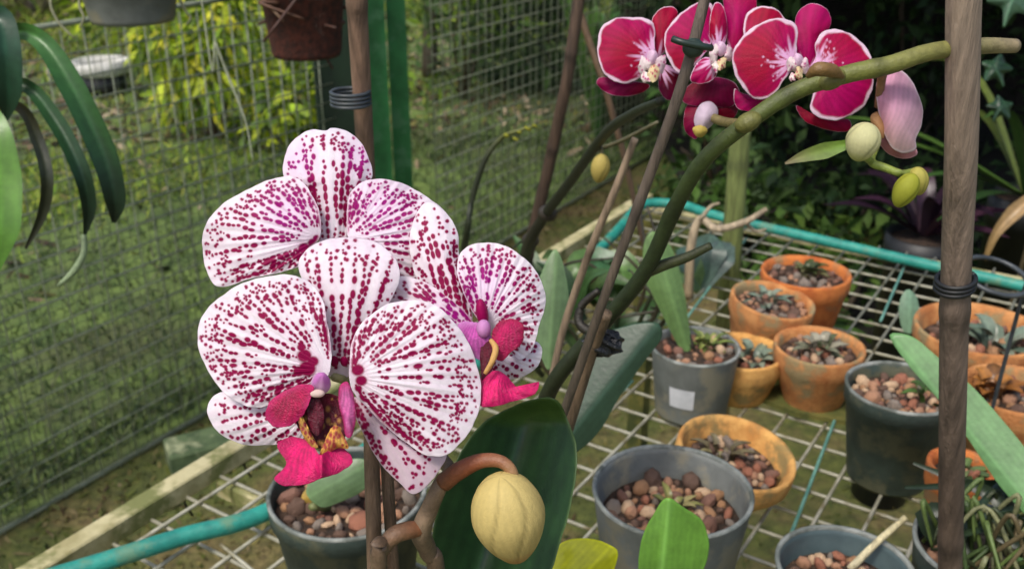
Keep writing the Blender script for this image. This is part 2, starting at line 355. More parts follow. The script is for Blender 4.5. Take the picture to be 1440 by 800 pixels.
# ---------------------------------------------------------------- fence of welded mesh
def cyl(name, L, r, material, k=6):
    an = np.linspace(0, 2 * np.pi, k, endpoint=False); V = np.concatenate([np.stack([r * np.cos(an), r * np.sin(an), 0 * an + z], 1) for z in (0, L)])
    F = [(j, (j + 1) % k, k + (j + 1) % k, k + j) for j in range(k)] + [tuple(range(k))[::-1], tuple(range(k, 2 * k))]
    me = bpy.data.meshes.new(name); me.from_pydata(V.tolist(), [], F); me.polygons.foreach_set('use_smooth', np.ones(len(F), bool)); me.materials.append(material); return me
def panel(name, s0, s1, h, label, r=0.002, step=0.05, z0=0.02, mt=WIREM, off=0.0):
    t = thing(name, fpt(s0), label, 'fence', 'wire mesh fence panels')
    mh = cyl('horizontal_wire', s1 - s0, r, mt); mv = cyl('vertical_wire', h, r, mt)
    q = Vector(ea).to_track_quat('Z', 'Y')
    z = z0
    while z < h:
        o = link('wire', mh, t); o.location = fpt(s0, z + random.uniform(-.002, .002), off + 0.0036); o.rotation_mode = 'QUATERNION'; o.rotation_quaternion = q; z += step
    s = s0 + .012
    while s < s1:
        o = link('wire', mv, t); o.location = fpt(s, 0.0, off); o.rotation_euler = (random.uniform(-.004, .004), random.uniform(-.004, .004), 0); s += step
    return t
t = panel('mesh_fence', -1.6, 1.24, 1.02, 'low welded wire mesh fence panel with a top rail, left of the green gate posts')
tube('top_rail', [fpt(-1.6, 1.03), fpt(1.24, 1.03)], .006, WIREM, t, n=4)
tube('bottom_rail', [fpt(-1.6, .012), fpt(1.24, .012)], .005, WIREM, t, n=4)
NETM = mat('net_plastic', S(92, 104, 84), S(70, 82, 64), 30, .6)
panel('fine_net', -1.6, 1.24, 1.0, 'fine grey-green plastic net stretched behind the low mesh panel', r=.0008, step=.025, z0=.012, mt=NETM, off=-.025)
panel('fine_net', 1.62, 3.5, 1.98, 'fine grey-green plastic net stretched behind the tall mesh panel', r=.0008, step=.025, z0=.012, mt=NETM, off=-.025)
t = panel('mesh_fence', 1.62, 3.5, 2.0, 'tall welded wire mesh fence panel running on behind the gate posts', r=.0022)
tube('bottom_rail', [fpt(1.62, .012), fpt(3.5, .012)], .006, WIREM, t, n=4)
# gate posts
def post(s, wd, dp, mt, label, h=2.3):
    t = thing('gate_post', fpt(s), label, 'post')
    V, F = boxv(fpt(s, h / 2), wd, dp, h, R(-8), .004); MB().add(V, F).build('post_body', mt, t, False)
    V, F = boxv(fpt(s, .012), wd + .05, dp + .05, .024, R(-8), .004); MB().add(V, F).build('base_plate', mt, t, False); return t
def s_at(px):                                            # where along the fence a photo column falls
    q = (px - 720) / FP / ct; return (q * FP0[1] - FP0[0]) / (ea[0] - q * ea[1])
post(s_at(492), .115, .03, DPAINT, 'wide dark green gate post behind the bamboo stake with the ring tie')
post(s_at(538), .098, .05, GPAINT, 'bright green painted gate post with chipped paint')
post(s_at(574), .056, .05, GPAINT, 'slim green gate post beside the tall mesh panel')

# green brick by the fence foot
c = onz(283, 640, .03)
V, F = boxv(c + np.array([0, 0, .01]), .15, .095, .07, AZ + R(-60), .006); o = MB().add(V, F).build('painted_brick', BRICKG, None, False)
tag(o, 'green painted brick lying at the foot of the mesh fence', 'brick')

# ---------------------------------------------------------------- background plants
def leafcloud(name, C, n_, rad, size, cols, parent, droop=0.3, shell=0.35, asp=2.2):
    """many folded leaves spread through a lumpy volume"""
    C = np.atleast_2d(C); rad = np.atleast_2d(rad)
    i = rng.integers(0, len(C), n_); u = rng.normal(size=(n_, 3)); u /= np.linalg.norm(u, axis=1)[:, None]
    r_ = (shell + (1 - shell) * rng.random(n_)) ** (1 / 2)
    pos = C[i] + u * r_[:, None] * rad[i % len(rad)]
    d = u + rng.normal(0, .55, (n_, 3)); d[:, 2] -= droop; d /= np.linalg.norm(d, axis=1)[:, None]
    nn = rng.normal(size=(n_, 3)) * .5 + np.array([0, 0, 1.0]); s_ = np.cross(d, nn); s_ /= np.linalg.norm(s_, axis=1)[:, None]; up = np.cross(s_, d)
    L = size * rng.uniform(.6, 1.3, (n_, 1)); W = L / asp / 2
    V = np.stack([pos, pos + d * L * .45 + s_ * W + up * W * .3, pos + d * L * .5, pos + d * L * .45 - s_ * W + up * W * .3, pos + d * L - up * L * .12], 1).reshape(-1, 3)
    b = np.arange(n_)[:, None] * 5
    F = np.concatenate([b + np.array(q) for q in ([0, 1, 2], [0, 2, 3], [1, 4, 2], [2, 4, 3])])
    cc = pick(n_, *cols)
    return mesh(name, V, F, FOLIAGE, parent, np.repeat(cc, 5, 0), False)
def shrub(name, base, rad, n_, size, cols, label, cat='shrub', lobes=7, group=None, droop=.3, asp=2.2):
    t = thing(name, base, label, cat, group); base = np.asarray(base, float); rad = np.asarray(rad, float)
    C = [base + np.array([0, 0, rad[2]]) + rng.uniform(-.6, .6, 3) * rad for _ in range(lobes)]
    leafcloud('crown', C, n_, rad * .55, size, cols, t, droop, asp=asp)
    mb = MB()
    for c in C[:5]: mb.add(*tubev(spline([base - [0, 0, .02], base * .5 + c * .5 + rng.normal(0, .04, 3), c], 8), np.linspace(.012, .004, 8), 6), S(70, 58, 42))
    mb.build('stems', STEM, t); return t
def gnd(px, py): q = onz(px, py, 0); return (q[0], q[1], float(ghe(q[0], q[1])))
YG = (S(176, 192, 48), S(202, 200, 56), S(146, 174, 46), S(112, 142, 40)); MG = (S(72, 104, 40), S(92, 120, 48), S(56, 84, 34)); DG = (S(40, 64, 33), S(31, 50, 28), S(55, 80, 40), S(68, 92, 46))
shrub('leafy_shrub', gnd(305, 205), (.34, .3, .36), 900, .12, YG, 'yellow-green drooping shrub beyond the fence with narrow bright leaves', asp=4, droop=1.0)
shrub('leafy_shrub', gnd(300, 120), (.75, .5, .5), 900, .14, (YG[2], YG[3], MG[1], YG[0]), 'broad fresh green shrub behind the yellow-green shrub', asp=2.6)
shrub('leafy_shrub', gnd(420, 210), (.30, .3, .22), 420, .09, (YG[0], YG[2], MG[1]), 'low lime green bush outside the fence beside the dark gate post', droop=.2)
shrub('leafy_shrub', gnd(60, 40), (1.3, .7, .5), 900, .12, (S(112, 108, 72), MG[1], S(130, 116, 86)), 'dull olive bramble far behind the left strap leaves', droop=.2)
shrub('leafy_shrub', gnd(650, 150), (.45, .4, .55), 900, .10, (MG[0], MG[2], YG[3], DG[3]), 'tall green weed bush behind the tall mesh panel', asp=3.5, droop=-.6)
shrub('leafy_shrub', gnd(775, 130), (.5, .5, .6), 1000, .12, (MG[2], DG[3], DG[0]), 'shady dark green bush at the far end of the mesh fence', droop=0)
for k, (px, py, h, r_) in enumerate([(604, 120, 2.2, .05), (690, 90, 2.4, .06), (742, 60, 2.4, .05)]):
    b = np.array(gnd(px, py)); t = thing('sapling_tree', b, ['slim dark tree trunk just right of the green posts behind mesh', 'grey-brown tree trunk in the middle behind the tall mesh', 'thin leaning tree trunk farthest behind the tall mesh'][k], 'tree')
    tube('trunk', [b, b + [.05, .02, h * .5], b + [.02, .1, h]], [r_, r_ * .8, r_ * .5], STEM, t, col=[S(64, 56, 46), S(84, 76, 62)])
    leafcloud('crown', b + np.array([0, 0, h + .2]), 500, [(.6, .6, .5)], .12, MG, t)
# white and black pot lying outside
b = np.array(gnd(152, 150)); t = thing('discarded_pot', b, 'black and white plastic pot left on the ground outside the fence', 'pot')
V, F = lathe([(0, .0), (.11, 0), (.13, .13), (.12, .13), (.10, .02), (0, .02)], 24); MB().add(V + b, F).build('pot_wall', BLACKP, t)
V, F = lathe([(.131, .13), (.15, .14), (.155, .21), (.14, .21), (.125, .14)], 24); MB().add(V + b, F).build('rim_band', PAINTW, t)

# the shady side behind the bench: hedge, dark wall and an added, unseen roof over it to block light
wall = thing('timber_wall', (1.9, 5.2, 0), 'dark timber wall in deep shade behind the hedge', 'wall')
for k in range(24):
    V, F = boxv((.62 + k * .152, 5.2, 1.2), .146, .025, 2.4, 0, .003); MB().add(V, F).build('plank', DARKW, wall, False)
rt = thing('added_shade_roof', (2.2, 3.9, 1.95), 'unseen dark cloth roof on posts, added to shade the back of the yard', 'roof')
V, F = boxv((2.45, 3.55, 1.96), 4.1, 3.6, .02, 0, .002); MB().add(V, F).build('cloth', SHADE, rt, False)
for x, y in ((.55, 5.1), (4.1, 5.1), (4.1, 2.0), (2.6, 1.95)):
    V, F = boxv((x, y, .974), .07, .07, 1.948, 0, .004); MB().add(V, F).build('post', DARKW, rt, False)
for k, (x, y, rx, ry, rz, n_, sz, cl, lb) in enumerate([
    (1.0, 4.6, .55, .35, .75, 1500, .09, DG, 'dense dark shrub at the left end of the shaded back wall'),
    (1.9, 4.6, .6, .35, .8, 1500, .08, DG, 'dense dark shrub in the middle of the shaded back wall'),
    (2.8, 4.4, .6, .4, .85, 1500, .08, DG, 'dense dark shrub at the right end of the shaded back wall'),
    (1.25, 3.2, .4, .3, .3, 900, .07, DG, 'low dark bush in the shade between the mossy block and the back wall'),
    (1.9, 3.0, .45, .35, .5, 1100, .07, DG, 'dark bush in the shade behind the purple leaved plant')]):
    shrub('dark_shrub', (x, y, 0), (rx, ry, rz), n_, sz, cl, lb, lobes=10, group='dark shrubs along the back wall')
for x, y, rr, hh, n_, cl, lb in ((.92, 2.65, .24, .16, 420, MG, 'low green groundcover bush just behind the bench corner'), (.80, 3.25, .28, .25, 480, (MG[0], DG[3], MG[2]), 'mid green bush at the left edge of the painted shade sheet'), (.86, 3.95, .3, .4, 520, (MG[2], DG[2], DG[3]), 'taller green bush near the end of the mesh fence'), (1.45, 2.55, .3, .14, 420, DG, 'low dark groundcover bush beside the mossy block')):
    shrub('leafy_shrub', (x, y, .02), (rr, rr, hh), n_, .07, cl, lb, lobes=8, droop=0)
# strap-leaved plant, purple plant, ivy
def rosette(name, base, n_, L, wd, cols, label, cat, up=(.35, 1.1), thickw=None):
    t = thing(name, base, label, cat); base = np.asarray(base, float)
    for k in range(n_):
        a = 2 * math.pi * (k * .382 + random.uniform(-.05, .05)); e = random.uniform(*up); l_ = L * random.uniform(.75, 1.15)
        h = np.array([math.cos(a), math.sin(a), 0]); z = np.array([0, 0, 1.0])
        pts = [base + h * .01, base + (h * math.cos(e) + z * math.sin(e)) * l_ * .45, base + (h * math.cos(e) * .95 + z * math.sin(e) * .78) * l_ * .8, base + (h * math.cos(e) * 1.1 + z * math.sin(e) * .62) * l_]
        c = np.array(cols[k % len(cols)]); ribbon('leaf', pts, [wd * .5, wd, wd * .85, wd * .08], LEAF, t, [c * .7, c, c * 1.1], n=12, k=4, facing=z + h * .2, fold=.35)
    return t
def floorp(px, py, t): q = at(px, py, t); return q
q = floorp(1425, 285, 2.15); rosette('strap_leaf_plant', (q[0], q[1], 0), 1, .01, .001, [DG[0]], 'x', 'plant') if False else None
def potplant(px, py, t, h, build):
    q = at(px, py, t); return build(q)
def stand(q, label):                                     # upturned dark pot used as a plinth, standing on the ground
    t = thing('plinth_pot', (q[0], q[1], 0), label, 'pot')
    h = q[2]
    V, F = lathe([(0, 0), (.06, 0), (.07, h * .9), (.075, h * .9), (.075, h), (.068, h), (.066, h - .015), (0, h - .015)], 28); MB().add(V + np.array([q[0], q[1], 0]), F).build('pot_wall', BLACKP, t)
    V, F = lathe([(0, h - .012), (.065, h - .013)], 28); MB().add(V + np.array([q[0], q[1], 0]), F).build('growing_mix', SOIL, t)
q = at(1445, 275, 2.1); rosette('strap_leaf_plant', q, 16, .42, .028, [S(60, 92, 44), S(84, 116, 52), S(112, 128, 60), S(48, 76, 40)], 'arching strap-leaved plant in a tall pot behind the thick bamboo stake', 'plant', up=(.2, 1.0)); stand(q, 'tall dark pot under the arching strap-leaved plant')
q = at(1300, 330, 2.0); rosette('purple_plant', q, 12, .2, .04, [S(54, 32, 50), S(40, 26, 40), S(66, 40, 56)], 'dark purple leaved plant beyond the far teal hose', 'plant', up=(.3, 1.1)); stand(q, 'tall dark pot under the purple leaved plant')
rosette('broad_leaf_plant', gnd(842, 205), 8, 1.25, .075, [S(70, 116, 54), S(92, 134, 60), S(58, 98, 48)], 'tall plant with broad upright green blades at the end of the mesh fence', 'plant', up=(1.15, 1.5))
# mossy slab on the floor
c = onz(1175, 312, .16)
slab = thing('mossy_block', (c[0], c[1], 0), 'moss covered stone block on the floor behind the bench', 'block')
V, F = boxv((c[0], c[1], .08), .36, .26, .16, R(60), .012); MB().add(V, F).build('block_body', MOSSY, slab, False)
# bamboo clump pole behind the bench
q = onz(1046, 395, .8); q2 = at(1046, 175, depth_of(q) - .02)
b = np.array([q[0] + .015, q[1] + .09, 0]); t = thing('bamboo_pole', b, 'thick upright bamboo pole, green above and brown below, behind the bench', 'pole')
q3 = at(1042, 180, depth_of(b + [0, 0, 1.1]))
tube('cane', [b, b + (q3 - b) * .6, q3], [.016, .016, .014], BAMBOO, t, n=120, k=14, col=[S(96, 66, 44), S(110, 74, 48), S(110, 118, 66), S(120, 132, 76)], nodes=[.25, .5, .72, .93])

# ================================================================ BENCH of wire grid
Z = 0.8
r0 = onz(75, 800, Z); r1 = onz(870, 307, Z); BA = (r1 - r0) / np.linalg.norm(r1 - r0); BB = np.array([BA[1], -BA[0], 0])
h0 = onz(1005, 303, Z); corner = r0 + BA * float(np.dot(h0 - r0, BA)) ; baz = math.atan2(BA[0], BA[1])
def bpt(a, b, z=0.0): return corner - BA * a + BB * b + np.array([0, 0, Z + z])
corner = np.array([corner[0], corner[1], 0.0])
bench = thing('wire_bench', (corner[0], corner[1], 0), 'welded wire grid staging bench with pale rails holding the pots', 'bench')
LA, LB = 1.75, 1.5
ma = cyl('grid_wire_long', LA, .0018, BWIRE); mb_ = cyl('grid_wire_cross', LB, .0018, BWIRE)
qa = Vector(-BA).to_track_quat('Z', 'Y'); qb = Vector(BB).to_track_quat('Z', 'Y')
b_ = .03
while b_ < LB:
    o = link('wire', ma, bench); o.location = bpt(0, b_, random.uniform(-.0008, .0008)); o.rotation_mode = 'QUATERNION'; o.rotation_quaternion = qa; b_ += .04
a_ = .03
while a_ < LA:
    o = link('wire', mb_, bench); o.location = bpt(a_, 0, -.0033); o.rotation_mode = 'QUATERNION'; o.rotation_quaternion = qb; a_ += .04
def bar(name, p0, p1, wd, ht, mt, parent):
    p0 = np.asarray(p0); p1 = np.asarray(p1); d = p1 - p0; V, F = boxv((p0 + p1) / 2, wd, np.linalg.norm(d), ht, math.atan2(d[0], d[1]), .0015); return MB().add(V, F).build(name, mt, parent, False)
bar('side_rail', bpt(-.01, 0, .004), bpt(LA, 0, .004), .02, .02, RAILM, bench)
bar('side_rail', bpt(-.01, LB, .004), bpt(LA, LB, .004), .02, .02, RAILM, bench)
bar('end_rail', bpt(0, .009, -.012), bpt(0, LB - .009, -.012), .014, .012, RAILM, bench)
bar('end_rail', bpt(LA, .009, -.012), bpt(LA, LB - .009, -.012), .014, .012, RAILM, bench)
for aa in (.45, .95, 1.4): bar('cross_bar', bpt(aa, .009, -.015), bpt(aa, LB - .009, -.015), .012, .018, RAILM, bench)
for aa in (.02, LA - .02):
    for bb in (.02, LB - .02):
        V, F = boxv(bpt(aa, bb, -.41), .03, .03, .78, baz, .002); MB().add(V, F).build('leg', MOSSY, bench, False)
# short wire ends hanging below the side rail
for k in range(22):
    a_ = .08 + k * .075; P0 = bpt(a_, -.003, .0); tube('wire_end', [P0, P0 + [-.004, 0, -.02], P0 + [.002, 0, -.035]], .0013, BLACKP, bench, n=5, k=5)

# teal hose along the bench edge
hp = [onz(-60, 850, Z + .02), onz(110, 800, Z + .02), onz(250, 756, Z + .02), onz(390, 712, Z + .018), onz(560, 600, Z + .015), onz(720, 470, Z + .015), onz(820, 375, Z + .02), onz(868, 325, Z + .02), onz(905, 288, Z + .022), onz(960, 289, Z + .02), onz(1005, 303, Z + .02), onz(1160, 339, Z + .018), onz(1320, 376, Z + .018), onz(1420, 398, Z + .018), onz(1560, 432, Z + .016)]
hose = tube('garden_hose', hp, .0078, TEAL, None, n=160, k=14); tag(hose, 'teal plastic garden hose laid along the edge of the bench', 'hose')
for k, (p0, p1, lb) in enumerate([((1181, 572), (1103, 775), 'thin teal wire lying across the open middle of the grid'), ((890, 535), (808, 618), 'thin teal wire beside the broad grey-green leaf'), ((1272, 374), (1238, 452), 'thin teal wire hanging at the far hose near the small upright leaf'), ((1050, 335), (962, 452), 'thin teal wire running past the labelled pot to the twig')]):
    o = tube('teal_wire', [onz(*p0, Z + .006), onz((p0[0] + p1[0]) / 2, (p0[1] + p1[1]) / 2, Z + .006), onz(*p1, Z + .006)], .0017, TEALW, None, n=8, k=6); tag(o, lb, 'wire')
P0 = [onz(310, 765, Z + .006), onz(335, 785, Z + .006), onz(372, 815, Z + .006)]
o = tube('loose_wire', P0, .0016, BWIRE, None, n=10, k=6); tag(o, 'short pale loose wire curling beside the teal hose', 'wire')
# mossy board
qs = [onz(x, y, Z + .008) for x, y in ((1052, 552), (1105, 537), (1200, 566), (1190, 592), (1120, 580))]
mb = MB(); top = np.array(qs); bot = top - [0, 0, .005]; m = len(qs)
mb.add(np.concatenate([top, bot]), [tuple(range(m))[::-1], tuple(range(m, 2 * m))] + [(i, (i + 1) % m, m + (i + 1) % m, m + i) for i in range(m)]); tag(mb.build('mossy_tile', MOSSY, None, False), 'flat mossy tile on the grid in front of the clay bowl', 'tile')

# ================================================================ POTS
def pebble_mesh(name, r, seed, c):
    rs = np.random.default_rng(seed); k = rs.normal(size=(5, 3)); k /= np.linalg.norm(k, axis=1)[:, None]; am = rs.uniform(-.45, .35, 5); pw = rs.uniform(0.6, 1.35, 3)
    V, F = blob((0, 0, 0), 1, 1, 1, nu=7, nv=4)
    q = V / np.linalg.norm(V, axis=1)[:, None]; s = 1 + (np.maximum(q @ k.T, 0) ** 2 * am).sum(1)
    V = q * s[:, None] * pw * r
    me = bpy.data.meshes.new(name); me.from_pydata(V.tolist(), [], F); me.polygons.foreach_set('use_smooth', np.array([(i * 7 + seed) % 3 > 0 for i in range(len(F))])); me.materials.append(c); return me
PC = [mat('pebble_%d' % i, c, c * .72, 90, .85, .4, 500) for i, c in enumerate([S(178, 134, 104), S(158, 104, 80), S(204, 172, 138), S(132, 96, 80), S(136, 124, 112), S(170, 128, 92), S(104, 80, 66)])]
PEB = [pebble_mesh('pebble', 1.0, i, PC[i % len(PC)]) for i in range(21)]
POTS = []
WORN_HI = mat('worn_rim_highlight', S(150, 154, 148), S(108, 114, 108), 60, .6, .2, 300, c3=S(84, 90, 82), s3=35)  # paler worn edge that also paints a highlight onto the plastic rims
def pot(px, py, wpx, h, mt, label, fill=.75, npeb=45, taper=.72, rim='band', pr=.0075, tilt=(0, 0), group=None, sub=0.0, drop=.011, ps=None, k=48):
    """pot whose rim centre is seen at (px,py), rim wpx wide; it stands on the bench"""
    q = onz(px, py, Z + h); r_ = wpx * depth_of(q) / FP / 2; base = np.array([q[0], q[1], Z + .002])
    t = thing('flower_pot', base, label, 'pot', group or 'pots on the wire bench')
    rot = Matrix.Rotation(tilt[0], 3, 'X') @ Matrix.Rotation(tilt[1], 3, 'Y'); rot = np.array(rot)
    lift = r_ * taper * math.sin(abs(tilt[0]) + abs(tilt[1])) * .8
    def T(V): return V @ rot.T + base + [0, 0, lift]
    th = .004 if rim == 'clay' else .0022
    if rim == 'band':
        prof = [(0, .0), (r_ * taper, 0), (r_ * (taper + .02), .003), (r_ * .945, h - .017), (r_ * .99, h - .016), (r_, h - .003), (r_ * .995, h), (r_ - th, h), (r_ - th * 1.4, h - .004), (r_ * .93 - th, h - .02), (r_ * (taper + .02) - th, .008), (0, .008)]
    elif rim == 'plain':
        prof = [(0, 0), (r_ * taper, 0), (r_ * (taper + .02), .003), (r_ * .985, h - .004), (r_, h - .002), (r_, h), (r_ - th, h), (r_ * .97 - th, h - .006), (r_ * (taper + .02) - th, .008), (0, .008)]
    else:
        prof = [(0, 0), (r_ * taper, 0), (r_ * (taper + .04), .004), (r_ * .93, h - .024), (r_ * .985, h - .019), (r_, h - .012), (r_, h - .003), (r_ * .985, h), (r_ - th, h - .001), (r_ - th * 1.6, h - .006), (r_ * .90 - th, h - .025), (r_ * (taper + .04) - th, .01), (0, .01)]
    V, F = lathe(prof, k); V[:, :2] *= 1 + .006 * np.sin(3 * np.arctan2(V[:, 1], V[:, 0]) + px)[:, None]
    MB().add(T(V), F).build('pot_wall', mt, t)
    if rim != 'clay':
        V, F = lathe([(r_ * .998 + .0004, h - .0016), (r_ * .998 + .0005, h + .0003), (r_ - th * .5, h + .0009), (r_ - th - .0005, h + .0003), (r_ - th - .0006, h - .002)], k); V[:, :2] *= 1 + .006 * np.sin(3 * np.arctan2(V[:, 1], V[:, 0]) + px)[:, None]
        MB().add(T(V), F).build('rim', WORN_HI, t)
    zs = h - drop; rs = (r_ * (taper + (1 - taper) * zs / h)) - th - .001
    V, F = lathe([(0, zs + .002), (rs * .5, zs + .001), (rs, zs)], 28); MB().add(T(V), F).build('growing_mix', SOIL, t)
    pl = []; tries = 0
    while len(pl) < npeb and tries < 4000:
        tries += 1; a = random.random() * 6.283; d = math.sqrt(random.random()) * (rs - pr * .9); x, y = d * math.cos(a), d * math.sin(a); r1_ = pr * random.uniform(.5, 1.4)
        if all((x - u) ** 2 + (y - v) ** 2 > (.72 * (r1_ + s_)) ** 2 for u, v, s_ in pl): pl.append((x, y, r1_))
    for x, y, r1_ in pl:
        c = T(np.array([[x, y, zs + r1_ * random.uniform(.25, .6)]]))[0]
        o = link('pebble', random.choice(ps or PEB), t); o.location = c; o.scale = (r1_ * random.uniform(.8, 1.3), r1_ * random.uniform(.7, 1.1), r1_ * random.uniform(.55, 1.0)); o.rotation_euler = [random.random() * 6.28 for _ in range(3)]
    t['_r'] = r_; del t['_r']
    POTS.append((label, base, r_, taper)); return t, base + [0, 0, lift], r_, zs
GREYST = [PEB[i] for i in range(21) if i % 7 in (3, 4, 6, 0)]
pA = pot(489, 692, 222, .105, GREENP, 'dark green plastic pot of bark below the spotted orchid flowers', npeb=85, pr=.0062, drop=.012)
pB = pot(945, 690, 224, .115, GREYP, 'grey plastic pot of reddish clay pebbles standing beside the tilted pale clay bowl', npeb=85, pr=.0064, drop=.026, rim='plain')
pC = pot(1023, 640, 168, .046, TERRA_P, 'pale orange clay bowl tilted against the grey pebble pot', npeb=60, pr=.005, rim='clay', tilt=(.10, .16), drop=.018, taper=.62)
pD = pot(978, 488, 124, .076, GREYP, 'small grey pot with a white label and a thin upright orchid', npeb=40, pr=.0048, taper=.8, rim='plain', drop=.008)
pE = pot(1044, 494, 116, .055, TERRA_P, 'pale clay bowl half hidden behind the labelled grey pot', npeb=40, pr=.0048, rim='clay', taper=.66, drop=.016)
pF = pot(1074, 424, 118, .08, TERRA, 'clay bowl of flat grey stones in front of the deep orange pot', npeb=60, pr=.005, rim='clay', taper=.62, ps=GREYST, tilt=(.05, .12))
pG = pot(1133, 383, 124, .085, TERRA_O, 'deep orange clay pot with a drain hole near the far hose', npeb=50, pr=.005, rim='clay', taper=.66, ps=GREYST)
pH = pot(1152, 487, 126, .07, TERRA, 'clay bowl of pebbles standing behind the mossy tile', npeb=60, pr=.005, rim='clay', taper=.6)
pI = pot(1268, 546, 152, .096, GREENP, 'tall dark green pot of pale brown pebbles left of the thick bamboo stake', npeb=80, pr=.0056, drop=.014)
pJ = pot(1378, 462, 176, .085, TERRA, 'wide clay bowl behind the thick bamboo stake under the wire ring', npeb=60, pr=.0062, rim='clay', taper=.66, drop=.02)
pK = pot(1430, 548, 150, .08, TERRA, 'orange clay bowl half hidden by the long strap leaf', npeb=65, pr=.0056, rim='clay', taper=.66, drop=.014)
pL = pot(1352, 655, 92, .072, TERRA_O, 'small orange clay pot low behind the thick bamboo stake', npeb=20, pr=.006, rim='clay', taper=.7)
pM = pot(1188, 800, 190, .10, BLUEP, 'blue-grey pot with a pale stick lying on its rim', npeb=70, pr=.006, drop=.02, rim='plain')
pN = pot(1392, 770, 205, .115, GREENP, 'green pot overgrown with orchid roots beside the thick bamboo stake', npeb=20, pr=.008, drop=.016, rim='plain', ps=GREYST)
pP = pot(700, 775, 180, .09, GREENP, 'dark pot holding the purple orchid behind the dark oval leaf', npeb=30, pr=.007, drop=.014)
# label on the small grey pot
t, base, r_, zs = pD
a0 = math.atan2(*(CAM - base)[:2][::-1]) ; h = .076
mb = MB(); V = []
for z in (.022, .045):
    for k in range(7):
        a = a0 - R(12) - R(20) + R(40) * k / 6 * .9; rr = r_ * (.8 + .2 * z / h) * 1.004 + .0006; V.append(base + [rr * math.cos(a), rr * math.sin(a), z])
mb.add(V, [(k, k + 1, k + 8, k + 7) for k in range(6)]); mb.build('paper_label', WHITEP, t)
# drain hole on orange pot
t, base, r_, zs = pG; a = math.atan2(*(CAM - base)[:2][::-1]); c = base + [r_ * .80 * math.cos(a), r_ * .80 * math.sin(a), .035]
V, F = blob(c, .006, .006, .005); MB().add(V, F).build('drain_hole', BLACKP, t)

# small plants growing in pots
def tuft(px, py, t_, n_, L, wd, cols, label, cat='seedling', name='seedling', up=(.3, 1.2)):
    return rosette(name, at(px, py, t_), n_, L, wd, cols, label, cat, up)
GG = [S(96, 116, 66), S(120, 132, 84), S(80, 100, 60)]; GREYG = [S(120, 136, 118), S(98, 116, 100), S(140, 150, 130)]
def inpot(pp, dx, dy, *a, **k):
    t, base, r_, zs = pp; return rosette('seedling', base + [dx * r_, dy * r_, zs - .002], *a, **k)
inpot(pB, .05, .1, 9, .028, .006, [S(130, 128, 70), S(96, 100, 52), S(150, 140, 90)], 'tiny grassy seedling in the grey pebble pot', 'seedling')
inpot(pC, -.1, .1, 10, .035, .007, [S(120, 110, 80), S(140, 132, 92), S(100, 92, 66)], 'small withered succulent in the tilted clay bowl', 'seedling')
inpot(pF, .1, .1, 12, .032, .009, GREYG, 'flat grey-green succulent in the bowl of flat stones', 'seedling')
inpot(pG, .05, .1, 12, .034, .010, [S(88, 96, 56), S(112, 110, 74), S(66, 76, 44)], 'olive succulent rosette in the deep orange pot', 'seedling')
inpot(pH, .0, .0, 12, .034, .011, [S(150, 146, 126), S(120, 122, 100), S(100, 108, 78)], 'pale grey succulent in the bowl behind the mossy tile', 'seedling')
inpot(pE, .3, .0, 10, .036, .012, GREYG, 'blue-grey succulent in the half hidden pale bowl', 'seedling')
inpot(pI, .55, -.1, 7, .04, .010, [S(84, 112, 54), S(66, 92, 44)], 'green seedling at the edge of the tall dark green pot', 'seedling')
inpot(pJ, .2, -.2, 12, .05, .016, GREYG, 'grey-green succulent in the wide bowl under the wire ring', 'seedling')
inpot(pK, -.4, .2, 14, .04, .016, [S(176, 120, 60), S(150, 98, 48), S(120, 84, 50)], 'dried orange-brown rosette in the half hidden orange bowl', 'seedling')
inpot(pD, .3, .2, 16, .03, .006, [S(150, 160, 84), S(120, 136, 66), S(100, 116, 56)], 'mossy green tuft in the labelled grey pot', 'seedling')
inpot(pL, 0, 0, 8, .03, .009, GG, 'little green seedling in the small low orange pot', 'seedling')
# roots in the green pot at the right
t, base, r_, zs = pN
rt_ = thing('root_tangle', base + [0, 0, zs], 'tangle of pale green aerial roots spilling over the green pot', 'roots')
for k in range(38):
    a = random.random() * 6.28; d = r_ * random.uniform(.1, .9); P0 = base + [d * math.cos(a), d * math.sin(a), zs + .004]
    a2 = a + random.uniform(-1.5, 1.5); P2 = base + [r_ * random.uniform(.3, 1.0) * math.cos(a2), r_ * random.uniform(.3, 1.0) * math.sin(a2), zs + random.uniform(.004, .03)]
    Pm = (P0 + P2) / 2 + [random.uniform(-.02, .02), random.uniform(-.02, .02), random.uniform(.015, .05)]
    c = random.choice([S(96, 116, 60), S(66, 86, 44), S(128, 130, 92), S(56, 66, 40), S(104, 92, 64)])
    tube('root', [P0, Pm, P2], [.0014, .0018, .001], STEM, rt_, n=12, k=6, col=c)
for k in range(9):
    a = random.random() * 6.28; P0 = base + [r_ * .5 * math.cos(a), r_ * .5 * math.sin(a), zs]
    ribbon('leaf', [P0, P0 + [random.uniform(-.03, .03), random.uniform(-.03, .03), .03], P0 + [random.uniform(-.06, .06), random.uniform(-.06, .06), .035]], [.006, .012, .002], LEAF, rt_, S(46, 62, 42), n=8, k=4)
# pale stick on the blue-grey pot
a_ = at(1198, 800, .78); t, base, r_, zs = pM
p0 = onz(1195, 800, Z + .1 - .012); p1 = at(1274, 727, depth_of(p0) + .0)
o = tube('pale_stick', [p0, (p0 + p1) / 2 + [0, 0, .002], p1], [.0028, .0022], BAMBOO, None, n=10, k=8, col=[S(206, 196, 160), S(196, 184, 140)]); tag(o, 'pale bare stick poking out of the blue-grey pot', 'stick')

